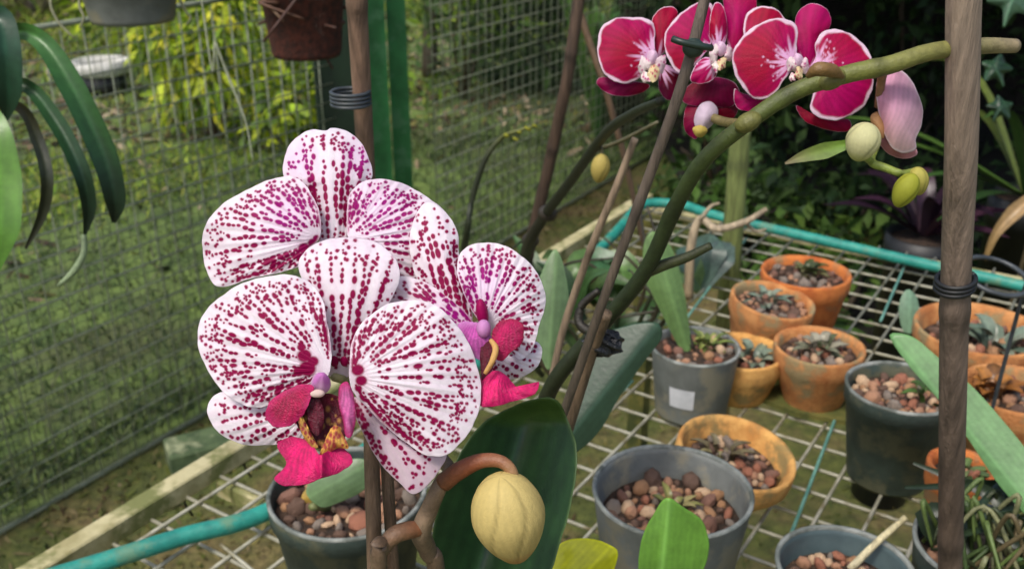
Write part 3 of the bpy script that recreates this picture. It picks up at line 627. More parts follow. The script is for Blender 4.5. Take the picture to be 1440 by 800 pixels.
# ================================================================ LEAVES AND STAKES
def leafcol(c, base, tip, vein=1.3, dark=None, sd=0):
    base = np.array(base, float); tip = np.array(tip, float); ax = (tip - base) / np.linalg.norm(tip - base); nx = np.array([-ax[1], ax[0]])
    c = np.asarray(c)
    def f(x, y, r):
        w_ = (x - base[0]) * nx[0] + (y - base[1]) * nx[1]; s_ = (x - base[0]) * ax[0] + (y - base[1]) * ax[1]
        k = 1 + (vein - 1) * np.exp(-(w_ / 2.5) ** 2) + .05 * np.sin(w_ * .8) + .08 * np.sin(s_ * .05 + sd)
        k = np.where(r > .965, k * 1.25, k)
        return c[None] * k[:, None]
    return f
def vfold(base, tip, amt):
    base = np.array(base, float); tip = np.array(tip, float); ax = (tip - base) / np.linalg.norm(tip - base); nx = np.array([-ax[1], ax[0]])
    return lambda X, Y, r: -amt * np.sqrt(((X - base[0]) * nx[0] + (Y - base[1]) * nx[1]) ** 2 + 36) / 50.0
def cane(name, pts, rad, cols, label, nodes, parent=None, n=140):
    o = tube(name, [at(*q) for q in pts], rad, BAMBOO, parent, n=n, k=16, col=cols, nodes=nodes)
    if parent is None: tag(o, label, 'stake')
    return o
def ground_cane(name, px_pts, rads, cols, label, nodes, zb=Z - .02):
    """cane seen through px points with depths; carried on below the frame to the bench or floor"""
    P = [at(*q) for q in px_pts]; d = P[-1] - P[-2]; d = d / np.linalg.norm(d)
    if d[2] < -.05 and P[-1][2] > zb + .01: P.append(P[-1] + d * ((zb - P[-1][2]) / d[2])); rads = list(rads) + [rads[-1]]
    t = thing(name, P[-1], label, 'stake'); P = np.array(P)
    # resample evenly by length
    L = np.r_[0, np.cumsum(np.linalg.norm(np.diff(P, axis=0), axis=1))]; s = np.linspace(0, L[-1], 12)
    Q = np.stack([np.interp(s, L, P[:, k]) for k in range(3)], 1); rr = np.interp(s, L, rads)
    tube('cane', Q, rr, BAMBOO, t, n=160, k=16, col=cols, nodes=nodes); return t, Q
def ring(P, ax, r_, wr, n_=24):
    ax = np.asarray(ax) / np.linalg.norm(ax); a = np.cross(ax, [0, 1, .3]); a /= np.linalg.norm(a); b = np.cross(ax, a); an = np.linspace(0, 2 * np.pi, n_)
    return tubev(np.asarray(P) + r_ * (np.cos(an)[:, None] * a + np.sin(an)[:, None] * b), wr, 6)
# thick bamboo stake at the right
BRN = S(120, 96, 80); BRD = S(78, 62, 52)
t, Q = ground_cane('bamboo_stake', [(1366, -420, .365), (1356, -60, .405), (1352, 200, .44), (1342, 440, .49), (1336, 800, .585)], [.0072, .0072, .0072, .007, .0068], [S(146, 130, 112), S(138, 122, 106), S(118, 102, 90), S(86, 72, 62), S(96, 80, 68), S(90, 76, 64)], 'thick brown bamboo stake standing at the right with a wire tie', [.12, .42, .68, .93])
P_ = at(1343, 398, .482); mb = MB()
for k in range(3): mb.add(*ring(P_ + [0, 0, .0022 * (k - 1)], Q[-1] - Q[0], .0088, .0013))
mb.build('wire_tie', BLACKP, t)
# wire ring behind the stake
P_ = at(1400, 388, .80); V, F = ring(P_, (0.1, -.25, 1), .026, .0022, 32); rg = MB().add(V, F).build('wire_ring', CLIPM, None)
tag(rg, 'grey plant ring beside the thick bamboo stake over the teal hose', 'ring')
t_ = tube('ring_leg', [P_ + [.027, 0, 0], P_ + [.03, .01, -.05], (P_[0] + .03, P_[1] + .02, Z)], .0018, CLIPM, rg, n=10, k=6)
# left bamboo stake with ring tie
t, Q = ground_cane('bamboo_stake', [(486, -300, .55), (498, -60, .60), (505, 60, .63), (512, 180, .66), (518, 300, .70)], [.0067, .0066, .0064, .006, .006], [S(140, 112, 92), S(126, 100, 82), S(104, 80, 66), S(90, 72, 58)], 'brown bamboo stake with a grey ring tie rising behind the spotted flowers', [.2, .5, .8])
P_ = at(493, 138, .645); mb = MB()
for k in range(4): mb.add(*ring(P_ + [0, 0, .0026 * (k - 1.5)], (0, 0, 1), .0125, .0013))
mb.build('ring_tie', CLIPM, t)
ground_cane('bamboo_stake', [(822, -60, .98), (800, 100, 1.02), (775, 220, 1.07), (742, 360, 1.13)], [.0062, .0062, .0065, .007], [S(84, 66, 52), S(70, 54, 42), S(60, 46, 36)], 'dark leaning bamboo stake in front of the tall mesh panel', [.2, .42, .7, .9])
ground_cane('thin_cane', [(812, 10, 1.36), (850, 120, 1.38), (878, 220, 1.42), (900, 320, 1.46)], [.005, .005, .0045, .004], [S(104, 82, 60), S(76, 60, 46)], 'thin brown cane crossing the dark leaning stake', [.3, .6])
t, Q = ground_cane('leaning_stake', [(1006, -60, .395), (985, 50, .40), (950, 140, .41), (905, 270, .43), (858, 395, .45), (828, 480, .465)], [.0022, .0024, .0024, .0023, .0022, .0022], [S(96, 84, 74), S(86, 76, 64), S(92, 82, 66), S(84, 72, 58)], 'slim grey-brown stake leaning across the purple flowers with a dark clip', [.2, .45, .7])
mb = MB(); c = at(966, 62, .397)
mb.add(*tubev(spline([at(946, 55, .396), at(960, 60, .394), at(990, 66, .395), at(1000, 68, .398)], 14), [.0014] * 14, 8)); mb.add(*blob(at(975, 68, .398), .0045, .0035, .004)); mb.build('plant_clip', mat('green_clip', S(38, 54, 46), S(24, 34, 30), 80, .4), t)
ground_cane('pale_stake', [(893, 195, .60), (860, 280, .62), (822, 370, .65), (790, 470, .68), (770, 560, .70)], [.0022, .0025, .0026, .0026, .0026], [S(150, 130, 108), S(132, 114, 94), S(110, 94, 76)], 'pale grey-brown stake leaning behind the purple orchid stem', [.2, .5])
t, Q = ground_cane('short_stake', [(852, 440, .50), (830, 500, .52), (805, 580, .54)], [.0034, .0034, .0034], [S(104, 86, 66), S(82, 66, 52)], 'short brown stake beside the base of the purple orchid stem', [.4])

# ================================================================ PURPLE-RED ORCHID
po_base = pP[1] + [0, 0, pP[3]]
PO = thing('purple_orchid', po_base, 'crimson orchid with white-edged petals on a thick arching green stem', 'orchid')
sp = [(745, 640, .62), (775, 545, .56), (835, 470, .53), (905, 385, .495), (950, 290, .465), (990, 225, .445), (1055, 170, .43), (1120, 128, .425), (1190, 105, .42), (1250, 92, .418), (1310, 73, .42), (1380, 65, .428), (1428, 65, .435)]
SPw = [po_base, (po_base + at(*sp[0])) / 2] + [at(*q) for q in sp]
GS1, GS2 = S(66, 84, 34), S(118, 124, 58)
tube('flower_stem', SPw, [.0056, .0056, .005, .0047, .0043, .0040, .0038, .0037, .0037, .0038, .0039, .0040, .0037, .0036, .0031], STEM, PO, n=150, k=16, col=[S(52, 54, 34), S(44, 48, 30), S(38, 46, 26), S(40, 52, 26), S(60, 74, 32), S(88, 98, 42), S(112, 116, 52), S(124, 122, 66), S(150, 134, 104)], nodes=[.42, .62, .76, .9])
for nm, pts, rads, c in (('side_branch', [(905, 383, .495), (935, 372, .49), (965, 362, .485), (1000, 345, .48)], [.0036, .003, .0026, .002], S(60, 66, 36)),
                         ('side_branch', [(835, 470, .53), (815, 455, .535), (818, 430, .535), (842, 408, .53)], [.003, .0026, .0024, .0018], S(34, 30, 20)),
                         ('bract', [(1185, 108, .415), (1170, 100, .41), (1150, 98, .408), (1135, 108, .412)], [.001, .003, .0032, .001], S(120, 92, 50))):
    tube(nm, [at(*q) for q in pts], rads, STEM, PO, n=18, k=10, col=c)
# node brackets on the stem
for x, y, t_ in ((1052, 172, .424), (1170, 112, .416)):
    V, F = blob(at(x, y, t_ + .003), .0062, .0045, .0042, Matrix.Rotation(R(-30), 3, 'Y')); MB().add(V, F, S(104, 104, 50)).build('stem_node', STEM, PO)
CR, MA, WH, DKC = S(168, 0, 54), S(180, 2, 98), S(242, 214, 232), S(118, 4, 34)
def crimson(base, seed, edge=.085, speck=34, dark=1.0, split=None, poly=None):
    rs = np.random.default_rng(seed); base = np.array(base, float)
    sp_ = [(base + rs.normal(0, 14, 2) * [1.2, 1], rs.uniform(.6, 2.0)) for _ in range(speck * 3)]
    ph = rs.uniform(0, 6.28, 3)
    def f(x, y, r):
        d = np.hypot(x - base[0], y - base[1]); an = np.arctan2(y - base[1], x - base[0])
        k = np.clip(.5 + .5 * np.sin(an * 2 + ph[0]) + .25 * np.sin(d * .08 + ph[1]), 0, 1)[:, None]
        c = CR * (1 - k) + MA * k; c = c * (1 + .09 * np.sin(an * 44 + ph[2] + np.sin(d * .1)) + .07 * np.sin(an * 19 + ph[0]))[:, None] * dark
        wob = edge * (1 + .3 * np.sin(an * 7 + ph[1]) + .2 * np.sin(an * 17))
        e = np.clip((r - (1 - wob)) / .035, 0, 1)[:, None]; c = c * (1 - e) + (WH * .97) * e
        mk = np.zeros(len(x))
        for q, rr in sp_: mk = np.maximum(mk, np.clip(1.4 - np.hypot(x - q[0], y - q[1]) / rr, 0, 1))
        mk = np.maximum(mk, np.clip((1.25 - d / (21 + 7 * np.sin(an * 9 + ph[0]) + 6 * np.sin(an * 23 + ph[2]))) * 2, 0, 1) * (speck > 0)); mk = mk[:, None]
        c = c * (1 - mk) + (S(236, 170, 226) * .6 + WH * .4) * mk
        return c
    return f
def Z3(L): return [(800 + x * .375, y * .375) for x, y in L]
def plain(c, e=None, var=.1):
    c = np.asarray(c)
    def f(x, y, r):
        q = c[None] * (1 + var * np.sin(x * .21 + y * .13) + var * .5 * np.sin(y * .4 - x * .3))[:, None]
        if e is not None: k = np.clip((r - .93) / .05, 0, 1)[:, None]; q = q * (1 - k) + np.asarray(e) * k
        return q
    return f
def pflower(defs, lab):
    fl = part('flower', PO); fl['label'] = lab
    for nm, poly, t_, base, kw in defs:
        ck = {k: kw.pop(k) for k in ('edge', 'speck', 'dark') if k in kw}
        sheet(nm, Z3(poly), t_, PETAL, fl, crimson(Z3([base])[0], hash(nm + str(t_)) % 1000 if False else int(t_ * 1e5) % 997, **ck), N=150, M=34, ruffle=.0009, rk=3, thick=.0005, wob=.014, **kw)
    return fl
def lipcluster(fl, px, py, t_, sc, seed):
    """small whitish lip: hooded column, two upright side lobes, narrow mid lobe with tendrils"""
    rs = random.Random(seed); V, F = blob((0, 0, 0), .0019 * sc, .0026 * sc, .0030 * sc, None, 16, 10, lambda a, z: 1 - .2 * z + .1 * math.cos(3 * a))
    V = V @ np.array(Matrix.Rotation(R(35), 3, 'X') @ Matrix.Rotation(R(rs.uniform(-25, 25)), 3, 'Y')).T + at(px, py - 3 * sc, t_ - .004); MB().add(V, F, S(238, 206, 230)).build('column', PETAL, fl)
    for dx, dy, w_, h_, c, c2 in ((-8, 4, 7, 11, S(240, 226, 226), S(210, 96, 160)), (9, 3, 6, 11, S(238, 214, 222), S(200, 70, 140)), (1, 14, 6, 9, S(232, 214, 168), S(190, 30, 90)), (-6, 18, 5, 6, S(244, 232, 226), S(200, 80, 140))):
        poly = [(px + sc * (dx + w_ * math.cos(a) * rs.uniform(.6, 1.25)), py + sc * (dy + h_ * math.sin(a) * rs.uniform(.6, 1.2))) for a in np.linspace(0, 6.28, 10)[:-1]]
        pts_ = [(px + sc * (dx + rs.uniform(-.9, .9) * w_), py + sc * (dy + rs.uniform(-.9, .9) * h_), rs.uniform(.7, 1.9) * sc, rs.uniform(.8, 2.6)) for _ in range(9)]
        def cf(x, y, r, c=c, c2=c2, pts_=pts_):
            m_ = np.zeros(len(x))
            for u, v, rr, el in pts_: m_ = np.maximum(m_, np.clip(1.4 - np.hypot((x - u) * el, y - v) / rr, 0, 1))
            return c[None] * (1 - m_[:, None]) + c2[None] * m_[:, None]
        sheet('lip_lobe', poly, t_ - .004 - .002 * (dy > 10), PETAL, fl, cf, N=60, M=14, bulge=.0015, gy=-.0001 if dy > 10 else .0001, gx=.00012 * (1 if dx > 0 else -1), ruffle=.0006, rk=3, wob=.04)
f3 = pflower([
    ('petal', [(855, 170), (857, 110), (822, 75), (770, 70), (700, 98), (640, 150), (614, 205), (620, 270), (650, 330), (690, 366), (730, 374), (778, 345), (808, 300), (850, 235)], .447, (840, 235), dict(bulge=.0028, gx=-.00003)),
    ('petal', [(925, 215), (922, 165), (950, 125), (1000, 110), (1060, 130), (1112, 175), (1137, 235), (1142, 320), (1112, 390), (1062, 432), (1000, 452), (935, 440), (905, 405), (915, 340), (900, 270)], .450, (925, 250), dict(bulge=.0035, speck=34)),
    ('sepal', [(848, 80), (872, 32), (918, 14), (962, 30), (984, 75), (970, 120), (935, 165), (925, 240), (880, 260), (850, 200)], .456, (890, 300), dict(edge=.02, speck=8, bulge=.003)),
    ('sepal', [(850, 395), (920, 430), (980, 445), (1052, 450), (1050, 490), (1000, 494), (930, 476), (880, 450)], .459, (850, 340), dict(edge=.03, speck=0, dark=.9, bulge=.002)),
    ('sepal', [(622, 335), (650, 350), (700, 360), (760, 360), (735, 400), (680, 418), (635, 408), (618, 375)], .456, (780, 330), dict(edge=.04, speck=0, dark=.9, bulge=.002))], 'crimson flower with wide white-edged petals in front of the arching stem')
lipcluster(f3, 1122, 88, .446, 1.15, 3)
f2 = pflower([
    ('petal', [(520, 4), (470, 18), (410, 58), (368, 112), (357, 165), (372, 222), (408, 272), (450, 262), (500, 215), (540, 150), (552, 60)], .462, (560, 200), dict(bulge=.0028, speck=16)),
    ('petal', [(530, 150), (528, 80), (545, 15), (575, 20), (592, 80), (590, 150), (560, 190)], .460, (560, 190), dict(edge=.05, speck=20, bulge=.003)),
    ('petal', [(655, 130), (664, 60), (705, 27), (765, 30), (806, 64), (815, 120), (750, 190), (680, 200)], .462, (650, 210), dict(bulge=.003, speck=10)),
    ('sepal', [(580, -45), (630, -60), (690, -40), (705, 30), (680, 110), (640, 190), (600, 190), (585, 80)], .466, (620, 250), dict(edge=.015, speck=14, bulge=.003)),
    ('sepal', [(455, 300), (478, 240), (520, 215), (560, 250), (540, 300), (490, 315)], .458, (560, 220), dict(edge=.06, speck=6, bulge=.002)),
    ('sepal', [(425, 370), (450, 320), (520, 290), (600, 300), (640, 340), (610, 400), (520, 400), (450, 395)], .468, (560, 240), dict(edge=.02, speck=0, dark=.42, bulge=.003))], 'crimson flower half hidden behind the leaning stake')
lipcluster(f2, 1014, 72, .455, 1.25, 4)
f1 = pflower([
    ('petal', [(322, 160), (322, 100), (300, 74), (240, 66), (180, 68), (130, 95), (110, 140), (107, 200), (124, 260), (160, 302), (212, 314), (262, 295), (290, 250), (318, 215)], .468, (320, 215), dict(bulge=.0028, speck=26)),
    ('sepal', [(308, 90), (335, 40), (378, 24), (408, 48), (395, 110), (370, 180), (335, 215), (318, 170)], .474, (330, 250), dict(edge=.04, speck=3, bulge=.002)),
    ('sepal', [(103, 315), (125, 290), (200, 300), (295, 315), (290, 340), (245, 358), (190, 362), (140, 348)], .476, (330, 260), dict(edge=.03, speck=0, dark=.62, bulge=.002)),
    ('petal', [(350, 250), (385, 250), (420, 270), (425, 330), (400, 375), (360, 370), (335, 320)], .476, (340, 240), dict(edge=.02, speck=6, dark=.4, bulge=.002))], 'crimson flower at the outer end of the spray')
lipcluster(f1, 917, 85, .465, 1.35, 5)
f5 = pflower([
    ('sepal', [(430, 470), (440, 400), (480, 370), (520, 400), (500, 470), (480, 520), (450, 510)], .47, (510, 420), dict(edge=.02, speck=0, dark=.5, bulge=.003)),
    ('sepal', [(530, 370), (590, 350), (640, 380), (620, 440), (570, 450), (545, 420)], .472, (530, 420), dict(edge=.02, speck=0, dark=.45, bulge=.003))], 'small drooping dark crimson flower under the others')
sheet('petal', Z3([(470, 440), (490, 395), (530, 380), (560, 415), (545, 460), (500, 500), (475, 480)]), .466, PETAL, f5, plain(S(214, 196, 212), var=.05), N=70, M=16, bulge=.005)
sheet('petal', Z3([(465, 480), (500, 470), (520, 490), (500, 515), (475, 510)]), .463, PETAL, f5, plain(S(206, 186, 96)), N=50, M=10, bulge=.003)
tube('flower_stalk', [at(1052, 175, .43), at(1020, 172, .45), at(1000, 165, .468)], .0022, STEM, PO, n=10, k=8, col=S(128, 116, 70))
# pink flower seen from behind, its petals folded forward
f4 = part('flower', PO); f4['label'] = 'pale pink flower seen from its back beside the pale bud'
def pinkf(x, y, r):
    k = np.clip((y - 150) / 70, 0, 1)[:, None]; an = np.clip((x - 1240) / 50, 0, 1)[:, None]
    c = S(222, 160, 188) * (1 - k) + S(214, 182, 168) * k; c = c * (1 - .5 * an) + S(220, 196, 214) * .5 * an
    c = c * (1 + .05 * np.sin((x + y * .3 + 4 * np.sin(y * .07)) * .9) + .05 * np.sin((x * .8 + y * .35) * .37))[:, None]
    e = np.clip((r - .93) / .05, 0, 1)[:, None]; return c * (1 - e) + S(244, 226, 234) * e
sheet('petal', Z3([(1152, 330), (1175, 275), (1235, 258), (1288, 308), (1326, 400), (1322, 470), (1302, 522), (1300, 560), (1250, 575), (1200, 540), (1165, 440)]), .437, PETAL, f4, pinkf, N=140, M=30, bulge=.008, gx=.00008, ruffle=.0008)
sheet('sepal', Z3([(1180, 470), (1230, 520), (1290, 545), (1306, 580), (1255, 596), (1195, 575), (1160, 525)]), .443, PETAL, f4, plain(S(196, 132, 136), S(226, 180, 190)), N=90, M=20, bulge=.004)
sheet('sepal', Z3([(1130, 440), (1165, 420), (1190, 470), (1180, 520), (1150, 500)]), .436, PETAL, f4, plain(S(186, 140, 96)), N=60, M=14, bulge=.003)
tube('flower_stalk', [at(1245, 92, .42), at(1240, 110, .428), at(1235, 150, .438)], [.0022, .002, .0018], STEM, PO, n=10, k=8, col=S(150, 110, 80))
# buds
def bud(px, py, w_, h_, t_, c, parent, roll=0.0, nm='bud', tipc=None, seams=(-65, 55, 175), amp=.05, pinch=.25, ribs=0.003, nu=72, nv=40, sw=.10, streak_=.02):
    s_ = t_ / FP; rx, rz = w_ * s_ / 2, h_ * s_ / 2
    rot = Matrix.Rotation(roll, 3, 'Y')
    def sm(a, z):
        q = 0.0
        for s0 in seams:
            d_ = (a - R(s0) - .35 * math.sin(z * 1.6) + math.pi) % (2 * math.pi) - math.pi; q = max(q, math.exp(-(d_ / sw) ** 2))
        return q
    prof = lambda z: (1 - pinch * .5 * max(0, .15 - z) ** 1.3 + .04 * z)
    V, F = blob((0, 0, 0), rx, rx, rz, None, nu, nv, lambda a, z: prof(z) * (1 - amp * sm(a, z) + ribs * math.sin(a * 11 + z)))
    z = V[:, 2] / rz; a = np.arctan2(V[:, 1], V[:, 0]); q = np.array([sm(u, v) for u, v in zip(a, z)])
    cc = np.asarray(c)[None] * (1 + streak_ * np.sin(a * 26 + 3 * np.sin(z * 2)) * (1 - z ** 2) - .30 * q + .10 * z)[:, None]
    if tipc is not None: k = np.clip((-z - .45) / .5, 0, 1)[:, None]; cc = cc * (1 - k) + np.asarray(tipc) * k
    V = V @ np.array(rot).T + at(px, py, t_)
    return mesh(nm, V, F, PETAL, parent, cc)
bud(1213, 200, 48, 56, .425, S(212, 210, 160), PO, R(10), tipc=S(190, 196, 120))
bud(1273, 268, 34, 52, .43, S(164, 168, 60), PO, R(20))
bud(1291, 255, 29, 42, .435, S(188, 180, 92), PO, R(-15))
tube('bud_stalk', [at(1240, 150, .445), at(1236, 195, .446), at(1225, 226, .44), at(1245, 236, .437), at(1268, 244, .433), at(1284, 240, .437)], [.0014, .0016, .0019, .0019, .0017, .0012], STEM, PO, n=24, k=8, col=S(130, 146, 64))
tube('bud_stalk', [at(1226, 228, .44), at(1216, 220, .43), at(1212, 212, .427)], .0017, STEM, PO, n=8, k=8, col=S(130, 146, 64))
ribbon('bract', [at(1192, 203, .43), at(1160, 212, .435), at(1130, 220, .44), at(1104, 230, .445)], [.004, .0075, .005, .001], LEAF, PO, [S(112, 148, 56), S(120, 140, 70), S(140, 128, 100)], n=14, k=4)
# leaves of the purple orchid
def blade(nm, poly, t_, c, parent, base, tip, N=110, M=26, **kw):
    return sheet(nm, poly, t_, LEAF, parent, leafcol(c, base, tip, kw.pop('vein', 1.3), sd=t_ * 90), N=N, M=M, thick=kw.pop('thick', .0016), **kw)
blade('leaf', [(925, 455), (930, 475), (905, 510), (870, 560), (840, 610), (800, 640), (770, 630), (790, 570), (815, 510), (850, 470), (890, 455)], .66, S(46, 70, 52), PO, (780, 640), (925, 455), df=vfold((780, 640), (925, 455), -.010))
blade('leaf', [(755, 480), (752, 420), (765, 375), (782, 350), (795, 385), (800, 430), (788, 480), (772, 520)], .70, S(96, 122, 82), PO, (770, 520), (782, 350), bulge=.004)
blade('leaf', [(790, 420), (830, 395), (880, 385), (900, 400), (870, 425), (820, 445)], .95, S(88, 122, 60), PO, (790, 425), (900, 395), bulge=.004) if False else None

# labelled pot's thin orchid
t, base, r_, zs = pD
O2 = thing('young_orchid', base + [0, 0, zs], 'young orchid with one broad upright leaf growing in the labelled grey pot', 'orchid')
dD = depth_of(base + [0, 0, zs])
P0 = base + [0, 0, zs]
blade('leaf', [(958, 492), (930, 440), (908, 390), (905, 345), (920, 325), (945, 350), (960, 400), (968, 450), (972, 490)], dD - .01, S(98, 128, 74), O2, (965, 490), (918, 330), bulge=.006, gy=.0001)
for pts in ([(962, 492), (925, 420), (905, 330), (898, 260)], [(968, 495), (955, 430), (935, 370), (910, 290)]):
    tube('aerial_root', [P0] + [at(x, y, dD - .005) for x, y in pts[1:]], [.002, .0018, .0012], STEM, O2, n=20, k=8, col=S(48, 44, 34))
# driftwood twig
tw = tube('dry_twig', [onz(968, 420, Z + .002), at(972, 345, 1.28), at(985, 308, 1.27), at(1008, 322, 1.26), at(1048, 312, 1.25), at(1078, 294, 1.25)], [.006, .006, .005, .005, .0045, .003], BAMBOO, None, n=40, k=10, col=[S(150, 132, 104), S(182, 166, 138), S(150, 134, 110)]); tag(tw, 'crooked pale dry twig standing on the bench by the clay bowls', 'twig')
for pts in ([(985, 308), (1000, 290), (1012, 286)], [(1048, 312), (1062, 325), (1078, 322)]): tube('side_twig', [at(x, y, 1.262) for x, y in pts], [.003, .0015], BAMBOO, tw, n=8, k=7, col=S(160, 146, 120))
# thin dark stems at the fence side
q = onz(735, 395, Z)
TS = thing('thin_stem_plant', q, 'dark thin stem climbing from the bench edge towards the crimson flowers', 'plant')
tube('stem', [q, at(741, 350, 1.0), at(765, 305, .90), at(800, 258, .78), at(850, 190, .64), at(890, 160, .56), at(930, 142, .50)], [.006, .006, .005, .0042, .0034, .0028, .0022], STEM, TS, n=60, k=10, col=[S(44, 38, 30), S(38, 38, 28), S(48, 54, 36)])
tube('stem', [at(830, 213, .68), at(870, 200, .66), at(925, 172, .62)], [.0016, .0015, .0012], STEM, TS, n=14, k=7, col=S(96, 92, 66))
for x, y, t_ in ((746, 338, .985), (770, 300, .885)): V, F = blob(at(x, y, t_), .009, .007, .008); MB().add(V, F, S(50, 44, 36)).build('stem_node', STEM, TS)
bud(844, 237, 27, 42, .66, S(196, 178, 100), TS, R(8), nm='bud'); tube('bud_stalk', [at(846, 208, .67), at(846, 216, .66), at(845, 222, .66)], .0012, STEM, TS, n=6, k=6, col=S(120, 110, 70))
q = onz(640, 420, Z)
TS2 = thing('thin_stem_plant', q, 'thin curved flower shoot with tiny yellow buds left of the dark stake', 'plant')
tube('stem', [q, at(655, 335, 1.12), at(664, 280, 1.1), at(682, 225, 1.08), at(704, 195, 1.07), at(722, 186, 1.06), at(750, 178, 1.06)], [.0045, .004, .0036, .0032, .0028, .002, .0014], STEM, TS2, n=40, k=8, col=[S(36, 44, 28), S(44, 50, 32), S(110, 116, 50)])
for x, y, w_, h_ in ((712, 191, 9, 6), (725, 196, 10, 5), (742, 181, 12, 5), (730, 186, 8, 6), (752, 177, 9, 4)): bud(x, y, w_, h_, 1.06, S(148, 150, 54), TS2, R(30), nm='bud')
# assorted leaves round the bench edge behind
LP = thing('leafy_orchid', onz(840, 420, Z), 'low leafy plant with broad green leaves at the bench edge behind the stems', 'plant')
bz = onz(840, 425, Z)
for (x, y), (x2, y2), wd, c in (((840, 425), (800, 392), .06, S(88, 124, 60)), ((845, 425), (900, 392), .06, S(96, 132, 64)), ((845, 430), (870, 460), .05, S(74, 108, 50)), ((840, 420), (850, 372), .05, S(70, 112, 72)), ((845, 420), (920, 415), .05, S(110, 140, 80))):
    p0 = bz + [0, 0, .0]; p2 = at(x2, y2, depth_of(bz) - .03); ribbon('leaf', [p0, (p0 + p2) / 2 + [0, 0, .03], p2], [.02, wd, .01], LEAF, LP, [c * .8, c], n=14, k=6, facing=(0, -.6, 1), fold=.3)
LQ = thing('leafy_orchid', onz(985, 405, Z), 'blue-green broad leaves under the dry twig', 'plant'); bz = onz(985, 408, Z)
for x2, y2, wd, c in ((1000, 330, .05, S(84, 108, 96)), (955, 350, .05, S(70, 96, 84)), (1030, 345, .045, S(96, 116, 108)), (940, 380, .05, S(92, 122, 76))):
    p2 = at(x2, y2, depth_of(bz) + .02); ribbon('leaf', [bz, (bz + p2) / 2 + [0, -.01, .02], p2], [.015, wd, .008], LEAF, LQ, [c * .8, c], n=14, k=6, facing=(0, -.8, .7), fold=.3)
TG = thing('stem_tangle', onz(800, 470, Z), 'tangle of dark roots and small leaves round the foot of the purple orchid', 'roots'); bz = onz(800, 470, Z)
rl = random.Random(5)
for k in range(20):
    x0, y0 = rl.uniform(755, 900), rl.uniform(400, 540); p0 = onz(x0, y0, Z + .004); x1, y1 = x0 + rl.uniform(-70, 70), y0 - rl.uniform(20, 130); d1 = depth_of(p0) - rl.uniform(0, .1)
    p1 = at(x1, y1, d1); pm = (p0 + p1) / 2 + np.array([rl.uniform(-.05, .05), rl.uniform(-.03, .03), rl.uniform(-.01, .05)])
    tube('root', [p0, pm, p1], [.003, .0024, .0012], STEM, TG, n=14, k=7, col=rl.choice([S(40, 36, 26), S(54, 50, 34), S(70, 62, 44), S(46, 54, 32)]))
for k in range(12):
    x0, y0 = rl.uniform(760, 890), rl.uniform(390, 500); p0 = onz(x0, y0, Z + .002); a = rl.uniform(0, 6.28); L = rl.uniform(.05, .11); p2 = p0 + np.array([math.cos(a) * L, math.sin(a) * L, rl.uniform(.02, .09)]); c = rl.choice([S(50, 80, 44), S(70, 104, 56), S(40, 64, 42), S(88, 116, 66)])
    ribbon('leaf', [p0, (p0 + p2) / 2 + [0, 0, .02], p2], [.008, .026, .003], LEAF, TG, [c * .7, c], n=12, k=6, facing=(0, -.6, 1), fold=.35)
# small upright leaf, long strap leaf
bz = onz(1278, 470, Z + .03); c = S(118, 150, 122)
u = thing('upright_leaf', onz(1278, 478, Z), 'single small grey-green upright leaf behind the dark green pot', 'plant')
blade('leaf', [(1270, 465), (1264, 435), (1270, 412), (1280, 408), (1290, 420), (1292, 445), (1284, 468)], depth_of(bz), c, u, (1278, 468), (1279, 410), N=60, M=14, bulge=.003)
tube('leaf_stalk', [onz(1278, 478, Z), at(1277, 462, depth_of(bz))], .002, STEM, u, n=6, k=6, col=c * .7)
t, base, r_, zs = pN
SLP = thing('strap_orchid', base + [.02, .0, zs], 'long flat green strap leaf crossing behind the thick bamboo stake', 'orchid')
dS = .64
blade('leaf', [(1250, 470), (1282, 473), (1320, 503), (1372, 548), (1422, 605), (1470, 670), (1500, 740), (1470, 760), (1440, 722), (1405, 682), (1362, 618), (1320, 562), (1280, 516)], .68, S(104, 148, 92), SLP, (1480, 750), (1252, 470), gx=-.0002, gy=-.00005, N=160, M=20, kernel=(1375, 590), df=vfold((1480, 750), (1252, 470), -.004))
pe = at(1485, 748, .62); tube('leaf_sheath', [base + [.02, 0, zs], (base + [.02, 0, zs] + pe) / 2 + [.02, 0, .0], pe], [.006, .006, .005], STEM, SLP, n=12, k=8, col=S(92, 128, 78))
# dry leaf at the far right
q = onz(1385, 365, Z); dl = thing('dry_leaf', q, 'curled tan dry leaf standing behind the plant ring', 'leaf')
ribbon('blade', [q, at(1400, 330, depth_of(q) - .02), at(1425, 300, depth_of(q) - .03), at(1450, 280, depth_of(q) - .03)], [.006, .012, .022, .02], LEAF, dl, [S(150, 124, 80), S(176, 146, 104)], n=16, k=6, fold=.6)
